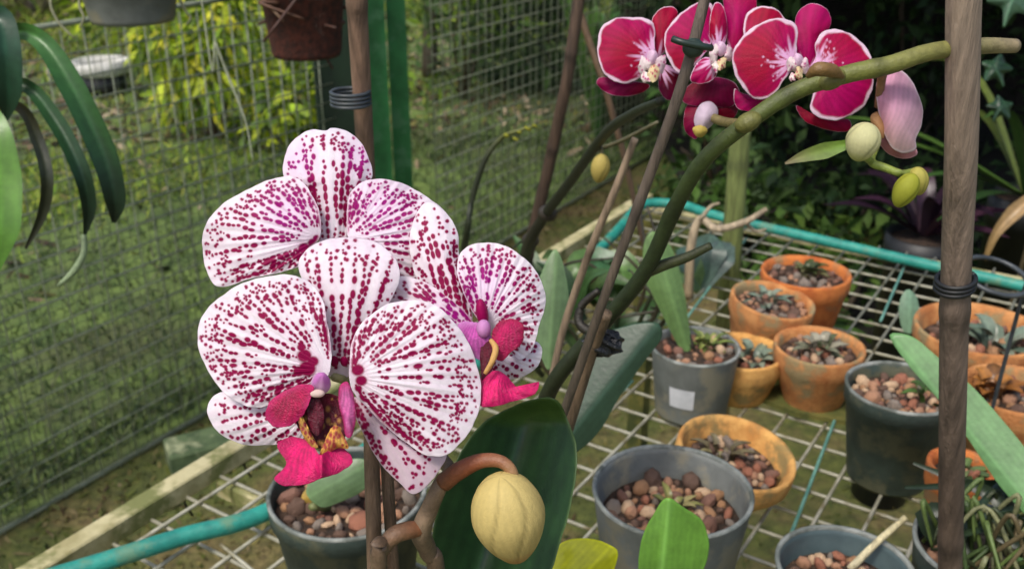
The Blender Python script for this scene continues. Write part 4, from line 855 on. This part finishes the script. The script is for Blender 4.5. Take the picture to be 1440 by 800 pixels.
# ivy at the top right
iv = thing('ivy_vine', at(1440, 40, 1.5), 'ivy vine with pale veined three-pointed leaves at the top right', 'vine')
qv = at(1455, 50, 1.5); tube('vine_stem', [(qv[0] + .1, qv[1] + .15, 0.0), (qv[0] + .12, qv[1] + .1, .8), qv + [.03, 0, 0], qv + [.0, .05, .3]], .004, STEM, iv, n=24, k=7, col=S(80, 70, 50))
def ivy(cx, cy, s_, t_, roll, c):
    sh = np.array([(0, 1.15), (-.25, .55), (-.85, .45), (-.6, -.05), (-.55, -.55), (0, -.42), (.55, -.55), (.6, -.05), (.85, .45), (.25, .55)]) * s_
    ca, sa = math.cos(roll), math.sin(roll); P = [(cx + x * ca - y * sa, cy + x * sa + y * ca) for x, y in sh]
    def cf(x, y, r):
        X = (x - cx) * ca + (y - cy) * sa; Y = -(x - cx) * sa + (y - cy) * ca; Y0 = Y + .42 * s_; k = np.zeros(len(x))
        for an in (0, .85, -.85, 1.7, -1.7): k = np.maximum(k, np.exp(-((X * math.cos(an) - Y0 * math.sin(an)) / (.04 * s_)) ** 2) * ((X * math.sin(an) + Y0 * math.cos(an)) > 0))
        return c[None] * (1 + 1.2 * k)[:, None]
    sheet('leaf', P, t_, LEAF, iv, cf, N=90, M=16, bulge=.008, ruffle=.002, thick=.001)
ivy(1425, -5, 40, 1.46, .3, S(66, 96, 72)); ivy(1400, 95, 26, 1.55, -.4, S(46, 74, 50)); ivy(1408, 150, 22, 1.57, .5, S(38, 62, 44)); ivy(1300, 15, 16, 2.2, .2, S(50, 76, 44)) if False else None

fo = MB(); V, F = blob((0, 0, 0), .010, .006, .008, None, 18, 12, lambda a, z: 1 + .25 * math.sin(a * 5 + z * 7) + .15 * math.sin(a * 9 - z * 11)); fo.add(V + at(848, 482, .518), F)
tag(fo.build('black_foil', mat('black_foil_gloss', S(20, 22, 26), S(34, 36, 40), 200, .18, .6, 500), None, False), 'crumpled glossy black foil wrapped on the purple orchid stem', 'foil')
# ================================================================ HANGING THINGS AT THE TOP LEFT
BZ = 2.15
beam = thing('roof_beam', (-.55, 1.2, BZ), 'timber roof beam carrying the hanging pots above the fence', 'beam')
V, F = boxv((-.55, 1.35, BZ + .03), 2.6, .06, .06, 0, .003); MB().add(V, F).build('beam_body', DARKW, beam, False)
for x in (-1.8, .7): V, F = boxv((x, 1.35, BZ / 2), .06, .058, BZ, 0, .003); MB().add(V, F).build('post', DARKW, beam, False) if x < 0 else None
def hangpot(px, py, t_, wpx, h, mt, label, taper=.75):
    q = at(px, py, t_); r_ = wpx * t_ / FP / 2 / taper; t = thing('hanging_pot', q, label, 'pot', 'hanging pots')
    V, F = lathe([(0, 0), (r_ * taper, 0), (r_ * (taper + .04), .006), (r_, h), (r_ * 1.04, h), (r_ * 1.04, h + .012), (r_ * .97, h + .012), (r_ * .7, .02), (0, .02)], 36); MB().add(V + q, F).build('pot_wall', mt, t)
    V, F = lathe([(0, h - .01), (r_ * .93, h - .012)], 28); MB().add(V + q, F).build('growing_mix', SOIL, t)
    for k in range(3):
        a = k * 2.094 + .5; tube('hanger_wire', [q + [r_ * math.cos(a), r_ * math.sin(a), h], (q[0] * .5 + .5 * q[0], q[1] + (1.35 - q[1]) * .6, h + q[2] + (BZ - q[2] - h) * .6), (q[0], 1.35, BZ)], .0012, BLACKP, t, n=10, k=5)
    return t, q, r_
t, q, r_ = hangpot(188, 30, 1.35, 110, .10, GREYP, 'grey plastic hanging pot seen from below at the top of the fence')
for pts in ([(130, -60), (75, -10), (78, 25), (105, 55)], [(140, -50), (112, 0), (118, 25), (112, 40)], [(230, -60), (258, 10), (268, 25), (262, 36)]): tube('dangling_root', [at(x, y, 1.34) for x, y in pts], [.0022, .002, .0012], STEM, t, n=16, k=6, col=S(126, 128, 98))
t, q, r_ = hangpot(432, 78, 1.3, 92, .12, FIBRE, 'brown coir hanging basket with roots in front of the fence')
for k in range(12):
    a = random.random() * 6.28; P0 = q + [r_ * .9 * math.cos(a), r_ * .9 * math.sin(a), random.uniform(.03, .10)]
    tube('root', [P0, P0 + [random.uniform(-.03, .03), random.uniform(-.03, .01), random.uniform(-.01, .03)], P0 + [random.uniform(-.05, .05), random.uniform(-.05, .0), random.uniform(-.06, .01)]], [.003, .0026, .0016], STEM, t, n=10, k=6, col=random.choice([S(92, 62, 44), S(74, 46, 36), S(110, 84, 60)]))
# hanging strap orchid on the left
hq = at(-55, 120, .78)
HO = thing('hanging_orchid', hq, 'hanging orchid with long drooping dark green strap leaves at the left', 'orchid')
V, F = blob(hq, .03, .03, .035); MB().add(V, F, S(70, 56, 40)).build('root_ball', FIBRE, HO)
tube('hanger_wire', [hq, hq + [0, .1, .5], (hq[0], 1.35, BZ)], .0012, BLACKP, HO, n=10, k=5)
LD = [S(40, 84, 42), S(58, 112, 48), S(30, 56, 32), S(22, 40, 26)]
def hl(pts, wid, cols, **kw): ribbon('leaf', [at(*q_) for q_ in pts], wid, LEAF, HO, cols, n=34, k=8, **kw)
hl([(-50, 110, .78), (10, 50, .77), (55, 55, .76), (100, 120, .76), (145, 215, .77), (162, 280, .78), (160, 313, .79)], [.010, .012, .014, .019, .020, .016, .003], [S(60, 100, 50), S(70, 118, 54), S(52, 98, 44), S(26, 52, 32), S(18, 34, 22)], fold=.5)
hl([(-50, 120, .78), (30, 118, .77), (75, 165, .77), (112, 235, .77), (125, 290, .78), (119, 332, .79)], [.010, .010, .013, .0135, .011, .002], [S(50, 92, 46), S(44, 84, 42), S(28, 56, 34), S(24, 44, 30)], fold=.5)
hl([(-50, 140, .78), (25, 150, .79), (52, 195, .80), (66, 250, .80), (60, 300, .81), (36, 350, .82)], [.008, .008, .010, .010, .008, .002], [S(72, 66, 44), S(48, 56, 36), S(40, 42, 30)], fold=.4)
hl([(-40, 140, .72), (-14, 180, .70), (-2, 250, .70), (0, 320, .70), (-10, 390, .71)], [.015, .024, .030, .026, .004], [S(84, 128, 52), S(100, 146, 54), S(92, 138, 56)], fold=.25)
hl([(-40, 60, .76), (-5, 25, .75), (8, 70, .75), (12, 130, .76), (8, 170, .77)], [.015, .02, .022, .018, .003], [S(30, 66, 48), S(36, 76, 50), S(30, 60, 40)], fold=.3)
tube('aerial_root', [at(118, 330, .79), at(118, 355, .79), at(105, 380, .79), at(82, 402, .79)], [.0022, .0026, .003, .0015], STEM, HO, n=14, k=8, col=S(132, 150, 110))
# pale string hanging by the shrub
o = tube('pale_string', [(at(285, 10, 1.31)[0], 1.35, BZ), at(285, 10, 1.31), at(303, 60, 1.32), at(322, 110, 1.34), at(345, 170, 1.36), at(356, 228, 1.38)], [.0014, .0014, .0014, .002, .0014, .001], STEM, None, n=40, k=6, col=S(170, 176, 150)); tag(o, 'thin pale dead flower stalk hanging in front of the fence', 'stalk')

# ================================================================ SPOTTED ORCHID (front)
fp = np.array(at(560, 800, .40)); fb = np.array([fp[0], fp[1] + .03, Z + .002])
tp = thing('flower_pot', fb, 'dark green pot in which the spotted orchid grows', 'pot', 'pots on the wire bench')
V, F = lathe([(0, 0), (.045, 0), (.06, .1), (.063, .1), (.063, .112), (.058, .112), (.055, .1), (.04, .01), (0, .01)], 32); MB().add(V + fb, F).build('pot_wall', GREENP, tp)
V, F = lathe([(0, .1), (.055, .099)], 24); MB().add(V + fb, F).build('growing_mix', SOIL, tp)
root = fb + [0, 0, .1]
SO = thing('spotted_orchid', root, 'white orchid with crimson spotted petals and a fat yellow bud', 'orchid')
SB, SG = S(112, 92, 72), S(104, 96, 70)
tube('flower_stem', [root + [.01, 0, 0], at(615, 830, .40), at(602, 775, .385), at(592, 748, .375), at(604, 715, .37), at(620, 680, .366), at(632, 660, .372), at(600, 620, .385), at(560, 560, .395), at(540, 500, .40)], [.0036, .0036, .0036, .004, .0034, .003, .0027, .0025, .0024, .0022], STEM, SO, n=70, k=14, col=[SB, SB, S(132, 112, 90), S(120, 96, 72), SG, SG])
tube('side_branch', [at(598, 742, .374), at(575, 745, .37), at(555, 752, .367), at(540, 770, .368), at(534, 810, .372), root + [-.006, .0, 0]], [.0028, .0034, .0034, .003, .003, .003], STEM, SO, n=30, k=12, col=[S(140, 84, 50), S(124, 92, 66), SB, SB])
# stakes carrying the front spray
for pts, r_, lb in (([(521, 560, .372), (523, 650, .375), (527, 800, .385)], .0030, 'brown split cane right under the spotted lip'), ([(541, 600, .378), (546, 690, .382), (553, 800, .39)], .0024, 'thinner brown cane beside the split cane under the spotted flowers')):
    ground_cane('support_cane', pts, [r_] * 3, [S(104, 84, 66), S(120, 98, 76), S(92, 74, 58)], lb, [.35], zb=Z + .09)
# big dark leaf, yellow leaf, young green leaf
def darkleaf(x, y, r):
    w_ = (x - 700) * .95 + (y - 680) * .30; k = 1 + .10 * np.sin(w_ * .35) + .5 * np.exp(-((w_ - 8) / 3) ** 2); c = S(42, 76, 36)[None] * k[:, None]
    u_ = np.clip((612 - y - .25 * np.abs(x - 740)) / 22, 0, 1)[:, None]; c = c * (1 - u_) + S(78, 108, 48) * u_; e = np.clip((r - .96) / .03, 0, 1)[:, None]; return c * (1 - e) + S(80, 110, 54) * e
sheet('leaf', [(640, 900), (604, 850), (606, 770), (618, 705), (638, 652), (668, 606), (706, 578), (748, 562), (780, 560), (800, 590), (811, 640), (806, 695), (792, 750), (768, 820), (720, 900)], .43, LEAF, SO, darkleaf, N=200, M=40, thick=.002, gy=-.00004,
      df=lambda X, Y, r: -.024 * np.sqrt((((X - 715) * .95 + (Y - 680) * .30) / 90) ** 2 + .02) - .016 * np.clip((600 - Y) / 40, 0, 1) ** 2)
tube('leaf_base', [at(680, 880, .43), root + [.03, .02, .04], root], [.006, .008, .008], STEM, SO, n=12, k=10, col=S(60, 84, 44))
blade('leaf', [(745, 830), (765, 795), (785, 765), (825, 756), (862, 768), (868, 785), (850, 830), (800, 850)], .50, S(206, 206, 26), SO, (780, 850), (860, 765), bulge=.006)
YL = thing('young_plant', pM[1] + [-.11, -.06, 0], 'broad light green leaf tip rising in front of the grey pebble pot', 'plant')
blade('leaf', [(900, 860), (898, 790), (905, 750), (925, 712), (940, 700), (965, 715), (990, 735), (996, 780), (975, 830), (950, 870)], .52, S(104, 152, 56), YL, (925, 860), (940, 702), df=vfold((925, 860), (942, 702), -.012), bulge=.002)
bq = pM[1] + [-.11, -.06, 0]; tube('leaf_base', [at(925, 855, .52), (at(925, 855, .52) + bq) / 2 + [0, 0, -.01], bq], [.008, .006, .006], STEM, YL, n=12, k=8, col=S(92, 130, 60))
# leaf and yellow scale in the bark pot
q = at(470, 690, depth_of(pA[1] + [0, 0, .1])); ya = thing('pot_seedling', pA[1] + [-.01, .0, pA[3]], 'broad grey-green seedling leaf with a yellow scale in the bark pot', 'seedling')
da = depth_of(pA[1] + [0, 0, pA[3]])
blade('leaf', [(430, 690), (450, 660), (490, 645), (520, 650), (515, 685), (480, 705), (450, 712)], da - .03, S(98, 124, 84), ya, (430, 700), (520, 650), bulge=.004)
blade('scale_leaf', [(424, 704), (428, 690), (440, 684), (456, 690), (452, 702), (440, 708)], da - .012, S(176, 146, 70), ya, (440, 720), (440, 680), N=60, M=14, bulge=.003)
tube('leaf_base', [pA[1] + [-.01, 0, pA[3] - .004], at(438, 712, da - .03)], .003, STEM, ya, n=6, k=6, col=S(110, 116, 70))

SPOT, SPOTP, PWH = S(148, 0, 72), S(166, 8, 132), S(248, 240, 246)
def spotted(poly, base, seed, nv=16, start=.22, fill=.85, dash=2.0, edge=140, purple=None, spread=None, rmin=.30, size=1.0, blot=None, white=PWH, margin=.955, lines=None):
    rs = np.random.default_rng(seed); O = closed(poly, 400); base = np.array(base, float); K = centroid(O)
    D = np.hypot(*(O - base).T); far = D > rmin * D.max()
    # contiguous run of outline points facing away from the base
    i0 = int(np.argmin(D)); order = (np.arange(400) + i0) % 400; run = [i for i in order if far[i]]
    dots = []
    ends = [O[run[int(round(k))]] for k in np.linspace(4, len(run) - 5, nv)]
    def vein(e, s0, s1, sz, p, b0):
        L = np.linalg.norm(e - b0); d = (e - b0) / L; pr = np.array([-d[1], d[0]]); bend = rs.normal(0, .02) * L; s = s0 + rs.uniform(0, .04)
        while s < s1:
            pos = b0 + d * s * L + pr * (bend * 4 * s * (1 - s) + rs.normal(0, 1.0))
            big = math.sin(math.pi * min(1, max(0, (s - s0) / (s1 - s0)))) ** .5
            el = 1 + (dash - 1) * big * rs.uniform(.3, 1.3); rw = sz * (1.75 + 1.5 * big) * rs.uniform(.7, 1.25)
            if rs.random() < p: dots.append((pos[0], pos[1], d[0], d[1], max(rw * el, rw), rw))
            s += (rw * (el + 1.1) + rs.uniform(.6, 3.2)) / L
    for b0, e in (lines or []): vein(np.array(e, float), .02, .97, size, fill, np.array(b0, float))
    for k, e in enumerate(ends if lines is None else []):
        b0 = base + (e - base) * .0 + (spread * (k / (nv - 1) - .5) if spread is not None else 0)
        vein(e, start, .93, size, fill, b0)
        if k < nv - 1 and spread is None: vein((e + ends[k + 1]) / 2, .52 + rs.uniform(0, .08), .93, size * .85, fill * .95, base)
    for _ in range(edge):
        i = rs.integers(0, 400); q = rs.uniform(.62, .955); pos = K + (O[i] - K) * q
        if far[i]: r_ = rs.uniform(1.3, 2.9) * size; dots.append((pos[0], pos[1], 1, 0, r_, r_))
    for bx, by, br in (blot or []): dots.append((bx, by, 1, 0, br, br * .9))
    dots = np.array(dots)
    def f(x, y, r):
        m_ = np.zeros(len(x)); halo = np.zeros(len(x))
        for px, py, dx, dy, a, b in dots:
            sel = np.where((np.abs(x - px) < a + b + 5) & (np.abs(y - py) < a + b + 5))[0]
            if len(sel) == 0: continue
            ux, uy = x[sel] - px, y[sel] - py; q = np.sqrt(((ux * dx + uy * dy) / a) ** 2 + ((-ux * dy + uy * dx) / b) ** 2)
            m_[sel] = np.maximum(m_[sel], np.clip((1.2 - q) / .34, 0, 1)); halo[sel] = np.maximum(halo[sel], np.clip(2.0 - q, 0, 1) * .24)
        m_ = np.where(r > margin, m_ * np.clip((1 - r) / (1 - margin), 0, 1), m_)
        pk = np.zeros(len(x))
        if purple is not None:
            for ppx, ppy, pr_ in purple: pk = np.maximum(pk, np.exp(-((x - ppx) ** 2 + (y - ppy) ** 2) / pr_ ** 2))
        sc_ = SPOT[None] * (1 - pk[:, None]) + SPOTP[None] * pk[:, None]
        wv = white[None] * (1 - .12 * pk[:, None] * np.array([0, 1, .0]))
        base_c = wv * (1 - halo[:, None]) + S(232, 150, 196)[None] * halo[:, None]
        return base_c * (1 - m_[:, None]) + sc_ * m_[:, None]
    return f
def rows(x0, x1, y0, X0, X1, y1, n_, dy0=0, dy1=0): return [((x0 + (x1 - x0) * k / (n_ - 1), y0 + dy0 * k / (n_ - 1)), (X0 + (X1 - X0) * k / (n_ - 1), y1 + dy1 * k / (n_ - 1))) for k in range(n_)]
def flower(label): fl = part('flower', SO); fl['label'] = label; return fl
def sp_petal(nm, fl, poly, t_, base, seed, N=300, M=96, kw=None, **sk):
    kw = kw or {}
    d0 = kw.pop('df', None); bx, by = base; f0 = spotted(poly, base, seed, **sk)
    def df(X, Y, r):
        an = np.arctan2(Y - by, X - bx); w_ = np.clip(np.hypot(X - bx, Y - by) / 60, 0, 1)
        q = w_ * (.00016 * np.sin(an * 34 + .8 * np.sin(an * 5)) + .00009 * np.sin(an * 71 + seed)) + .0006 * np.sin(X * .05 + seed) * np.sin(Y * .043 + seed * 2) * r
        return q + (d0(X, Y, r) if d0 else 0)
    def f(x, y, r):
        an = np.arctan2(y - by, x - bx); c = f0(x, y, r); return c * (1 - .045 * (1 + np.sin(an * 68 + 1.6 * np.sin(an * 5))) * np.array([.35, 1, .5])[None].T if False else 1 - .035 * (1 + np.sin(an * 68 + 1.6 * np.sin(an * 5)))[:, None] * np.array([.5, 1, .6])[None])
    return sheet(nm, poly, t_, PETAL, fl, f, N=N, M=M, df=df, thick=.00045, **kw)
# --- flower B, behind
fB = flower('spotted flower behind, its lower half hidden by the front flower')
sp_petal('sepal', fB, [(398, 246), (402, 215), (418, 193), (438, 182), (458, 184), (466, 180), (482, 182), (502, 195), (517, 217), (524, 246), (514, 262), (502, 285), (495, 330), (482, 350), (455, 350), (444, 320), (436, 275), (415, 262)], .380, (470, 400), 11, dash=1.9, edge=190, size=.95, lines=rows(450, 490, 345, 424, 512, 188, 7), rmin=.3, purple=[(420, 225, 28), (508, 220, 26)], kw=dict(bulge=.004, gy=-.00003, df=lambda X, Y, r: .004 * np.clip((200 - Y) / 20, 0, 1) ** 2 + .0016 * np.abs(X - 463) / 30))
sp_petal('petal', fB, [(450, 335), (435, 350), (425, 372), (398, 382), (350, 393), (310, 404), (293, 386), (284, 350), (290, 315), (315, 286), (355, 263), (395, 249), (420, 252), (440, 275), (450, 305)], .374, (455, 335), 12, nv=16, start=.2, dash=1.8, edge=170, size=.86, purple=[(405, 300, 40)], blot=[(428, 350, 9), (440, 342, 7), (420, 360, 6), (445, 335, 5), (462, 335, 4)], kw=dict(bulge=.0034, ruffle=.0013, rk=3, gx=-.00004))
sp_petal('petal', fB, [(490, 335), (488, 305), (492, 272), (510, 256), (540, 252), (575, 262), (606, 281), (632, 310), (620, 360), (590, 400), (545, 400), (510, 365)], .3755, (485, 340), 13, nv=16, start=.2, dash=1.8, edge=170, size=.86, purple=[(535, 290, 50)], kw=dict(bulge=.0034, ruffle=.0013, rk=3, gx=.00004))
# --- flower C, right
fC = flower('spotted flower facing right with a pink lip')
sp_petal('sepal', fC, [(590, 400), (576, 352), (581, 312), (600, 284), (624, 296), (643, 325), (646, 358), (656, 388), (662, 425), (664, 455), (645, 455), (618, 435)], .370, (670, 490), 21, dash=2.0, edge=90, lines=rows(628, 664, 452, 582, 646, 300, 7, 0, 45), rmin=.3, kw=dict(bulge=.005, gy=-.00003))
sp_petal('petal', fC, [(676, 455), (655, 420), (643, 380), (650, 352), (680, 341), (715, 348), (745, 370), (763, 400), (767, 430), (757, 462), (748, 492), (730, 505), (705, 480)], .362, (680, 462), 22, nv=15, start=.25, dash=1.7, edge=150, size=.86, purple=[(680, 400, 40)], kw=dict(bulge=.0034, ruffle=.0013, rk=3, gx=.00004))
sp_petal('petal', fC, [(668, 462), (640, 425), (600, 398), (565, 388), (548, 400), (552, 440), (590, 480), (640, 490)], .366, (672, 466), 23, nv=9, N=200, M=50, start=.2, edge=50, purple=[(640, 450, 40)], kw=dict(bulge=.004))
sp_petal('sepal', fC, [(690, 505), (730, 495), (752, 480), (762, 490), (758, 512), (742, 526), (718, 534), (692, 535)], .369, (680, 490), 24, nv=6, N=200, M=50, start=.2, dash=1.0, edge=20, kw=dict(bulge=.003))
def streak(c, var=.12, e=None, spots=None, seed=1):
    c = np.asarray(c); rs = np.random.default_rng(seed)
    def f(x, y, r):
        cx, cy = x.mean(), y.min() - 12; an = np.arctan2(x - cx, y - cy + 1e-6)
        q = c[None] * (1 + var * np.sin(an * 46 + 2 * np.sin(y * .12)) * .9 + var * np.sin(x * .17 + y * .11) + var * .5 * np.sin(y * .37 - x * .23))[:, None]
        if e is not None: k = np.clip((r - .6) / .4, 0, 1)[:, None]; q = q * (1 - k) + np.asarray(e) * k
        if spots is not None:
            m_ = np.zeros(len(x)); lo = np.array([x.min(), y.min()]); hi = np.array([x.max(), y.max()]); rs_ = np.random.default_rng(seed)
            if len(x) > 1:
                for _ in range(42):
                    p_ = rs_.uniform(lo, hi); rr = rs_.uniform(1.5, 4.2); m_ = np.maximum(m_, np.clip(1.5 - np.hypot((x - p_[0]) * 1.4, y - p_[1]) / rr, 0, 1))
            q = q * (1 - m_[:, None]) + np.asarray(spots) * m_[:, None]
        return q
    return f
def lip(fl, parts_):
    for i_, (nm, poly, t_, c, kw) in enumerate(parts_): sheet(nm, poly, t_, LIPM, fl, streak(c, kw.pop('var', .16), kw.pop('e', None), kw.pop('spots', None), i_), N=110, M=30, thick=.0009, ruffle=kw.pop('ruffle', .0005), rk=4, wob=.02, **kw)
MGN, PNK, DKM, YEL = S(186, 6, 88), S(222, 14, 106), S(92, 6, 36), S(206, 150, 56)
lip(fC, [
    ('lip_lobe', [(645, 455), (662, 452), (682, 458), (692, 475), (688, 500), (672, 505), (655, 490), (646, 472)], .354, S(196, 84, 172), dict(bulge=.002, e=S(206, 130, 196))),
    ('lip_lobe', [(692, 468), (702, 453), (720, 448), (736, 458), (734, 482), (720, 494), (704, 508), (693, 496)], .351, MGN, dict(bulge=.0012, e=S(160, 0, 66))),
    ('lip_throat', [(676, 480), (690, 476), (698, 490), (694, 515), (686, 535), (677, 530)], .353, DKM, dict(bulge=.001)),
    ('mid_lobe', [(676, 532), (695, 520), (712, 528), (728, 545), (745, 546), (758, 536), (752, 554), (722, 564), (698, 571), (676, 570), (670, 550)], .349, PNK, dict(bulge=.002, gy=-.0001, e=S(196, 8, 96), df=lambda X, Y, r: .003 * np.abs(np.sin((X - 700) * .05))))])
tube('lip_callus', [at(690, 478, .349), at(697, 490, .347), at(692, 508, .346), at(682, 525, .347)], [.0008, .0012, .0011, .0007], PETAL, fC, n=16, k=8, col=S(222, 178, 110))
V, F = blob(at(680, 462, .352), .0026, .003, .0034); MB().add(V, F, S(216, 150, 206)).build('column', PETAL, fC)
V, F = blob(at(678, 440, .356), .0022, .003, .0055, Matrix.Rotation(R(-8), 3, 'Y')); MB().add(V, F, S(166, 10, 90)).build('crest', PETAL, fC)
# --- flower A, front
fA = flower('large front spotted flower with a magenta lip')
sp_petal('sepal', fA, [(452, 520), (448, 478), (438, 432), (424, 392), (421, 366), (438, 345), (463, 336), (500, 334), (532, 342), (555, 362), (562, 388), (552, 418), (532, 448), (512, 485), (502, 522), (478, 532)], .357, (482, 620), 31, dash=1.7, edge=110, fill=.95, lines=rows(458, 500, 515, 428, 554, 350, 8), rmin=.3, kw=dict(bulge=.004, df=lambda X, Y, r: .010 * np.clip((368 - Y) / 34, 0, 1) ** 2))
sp_petal('petal', fA, [(462, 528), (440, 540), (420, 548), (395, 562), (365, 573), (338, 567), (308, 545), (289, 515), (278, 480), (282, 450), (300, 425), (330, 404), (365, 391), (400, 386), (430, 393), (450, 415), (460, 450), (466, 492)], .347, (462, 520), 32, N=360, M=120, nv=18, start=.24, dash=1.75, edge=240, blot=[(428, 500, 10), (432, 518, 12), (424, 488, 6), (440, 508, 8), (420, 522, 8)], size=.9, kw=dict(bulge=.004, ruffle=.0013, rk=3, gx=-.00003))
sp_petal('petal', fA, [(492, 535), (492, 495), (503, 462), (525, 440), (555, 425), (590, 422), (620, 435), (648, 465), (667, 500), (676, 540), (672, 582), (655, 614), (630, 639), (603, 640), (573, 624), (543, 600), (518, 575), (500, 555)], .345, (492, 530), 33, N=360, M=120, nv=19, start=.22, dash=1.75, edge=270, blot=[(503, 520, 9), (508, 535, 8), (497, 508, 6), (504, 546, 5)], size=.92, kw=dict(bulge=.0042, ruffle=.0013, rk=3, gx=.00003))
sp_petal('sepal', fA, [(430, 570), (436, 600), (420, 620), (385, 625), (345, 625), (310, 610), (293, 586), (296, 562), (318, 550), (370, 560)], .356, (450, 570), 34, N=240, M=70, nv=7, start=.2, dash=1.2, edge=60, kw=dict(bulge=.004))
sp_petal('sepal', fA, [(498, 558), (520, 570), (560, 606), (600, 632), (628, 636), (616, 664), (585, 694), (563, 680), (534, 650), (512, 612), (499, 582)], .352, (492, 545), 35, N=240, M=70, nv=7, start=.15, dash=1.5, edge=60, kw=dict(bulge=.003), white=S(226, 206, 216))
lip(fA, [
    ('lip_lobe', [(441, 543), (436, 562), (426, 584), (408, 598), (386, 600), (374, 586), (378, 566), (396, 552), (420, 541)], .334, S(170, 2, 72), dict(bulge=.0015, gx=-.0001, e=S(196, 30, 104))),
    ('lip_lobe', [(478, 542), (490, 538), (498, 560), (500, 592), (494, 614), (486, 612), (482, 590), (476, 565)], .333, S(206, 96, 160), dict(bulge=.0015, e=S(180, 20, 100))),
    ('lip_throat', [(428, 560), (455, 553), (480, 560), (488, 590), (486, 612), (466, 624), (446, 630), (426, 612), (417, 590)], .337, S(96, 8, 36), dict(bulge=-.003, spots=S(190, 140, 70))),
    ('lip_callus', [(417, 578), (426, 586), (436, 606), (447, 627), (438, 628), (424, 608)], .3335, S(206, 160, 74), dict(bulge=.0012, spots=S(150, 40, 50))),
    ('lip_callus', [(464, 604), (474, 598), (482, 610), (490, 630), (474, 630), (458, 640), (449, 640), (456, 622)], .3328, S(216, 162, 70), dict(bulge=.0015, spots=S(160, 50, 50))),
    ('throat_blotch', [(434, 566), (450, 562), (456, 586), (452, 606), (444, 612), (434, 596)], .3345, DKM, dict(bulge=.001)),
    ('mid_lobe', [(390, 626), (408, 614), (434, 620), (452, 640), (474, 626), (488, 634), (495, 650), (478, 664), (450, 673), (425, 682), (398, 682), (386, 672), (402, 652)], .330, PNK, dict(bulge=.002, gy=-.0001, e=S(192, 6, 92), df=lambda X, Y, r: .0035 * np.abs(np.sin((X - 452) * .045)) - .0015 * np.exp(-((X - 452) / 6) ** 2)))])
V, F = blob((0, 0, 0), .0029, .0034, .0058, None, 28, 20, lambda a, z: (1 - .25 * z) * (1 + .14 * math.cos(2 * a) + .05 * math.cos(5 * a))); zz = V[:, 2] / .0062; aa = np.arctan2(V[:, 1], V[:, 0])
V = V @ np.array(Matrix.Rotation(R(30), 3, 'X') @ Matrix.Rotation(R(14), 3, 'Y')).T + at(451, 538, .3355); k = np.clip(.55 - zz * .8 + .2 * np.sin(aa * 3), 0, 1)[:, None]
mesh('column', V, F, PETAL, fA, S(206, 126, 196) * (1 - k) + S(242, 220, 234) * k)
V, F = blob(at(446, 553, .3318), .0022, .0018, .0014, None, 16, 10, lambda a, z: 1 + .2 * math.cos(2 * a)); MB().add(V, F, S(232, 206, 196)).build('anther_cap', PETAL, fA)
for k, (x, y, r_) in enumerate([(455, 505, .0013), (470, 508, .0014), (484, 508, .0013)]):
    V, F = blob(at(x, y, .351), r_ * 1.1, .0006, r_ * 1.6); MB().add(V, F, SPOT).build('crest_spot', PETAL, fA)
# flower stalks
for p0, p1 in (((600, 620, .385), (470, 530, .352)), ((560, 560, .395), (470, 350, .386)), ((545, 510, .40), (670, 470, .372))):
    a, b = at(*p0), at(*p1); tube('flower_stalk', [a, (a + b) / 2 + [0, .012, 0], b], [.0018, .0016], STEM, SO, n=14, k=8, col=S(150, 150, 100))
# bud with its stalk
tube('bud_stalk', [at(624, 678, .366), at(645, 662, .362), at(675, 648, .358), at(702, 648, .356), at(718, 660, .355), at(722, 678, .356)], [.0036, .0034, .0028, .0024, .0022, .0024], STEM, SO, n=40, k=12, col=[S(120, 74, 46), S(132, 72, 44), S(142, 96, 66), S(160, 132, 88)])
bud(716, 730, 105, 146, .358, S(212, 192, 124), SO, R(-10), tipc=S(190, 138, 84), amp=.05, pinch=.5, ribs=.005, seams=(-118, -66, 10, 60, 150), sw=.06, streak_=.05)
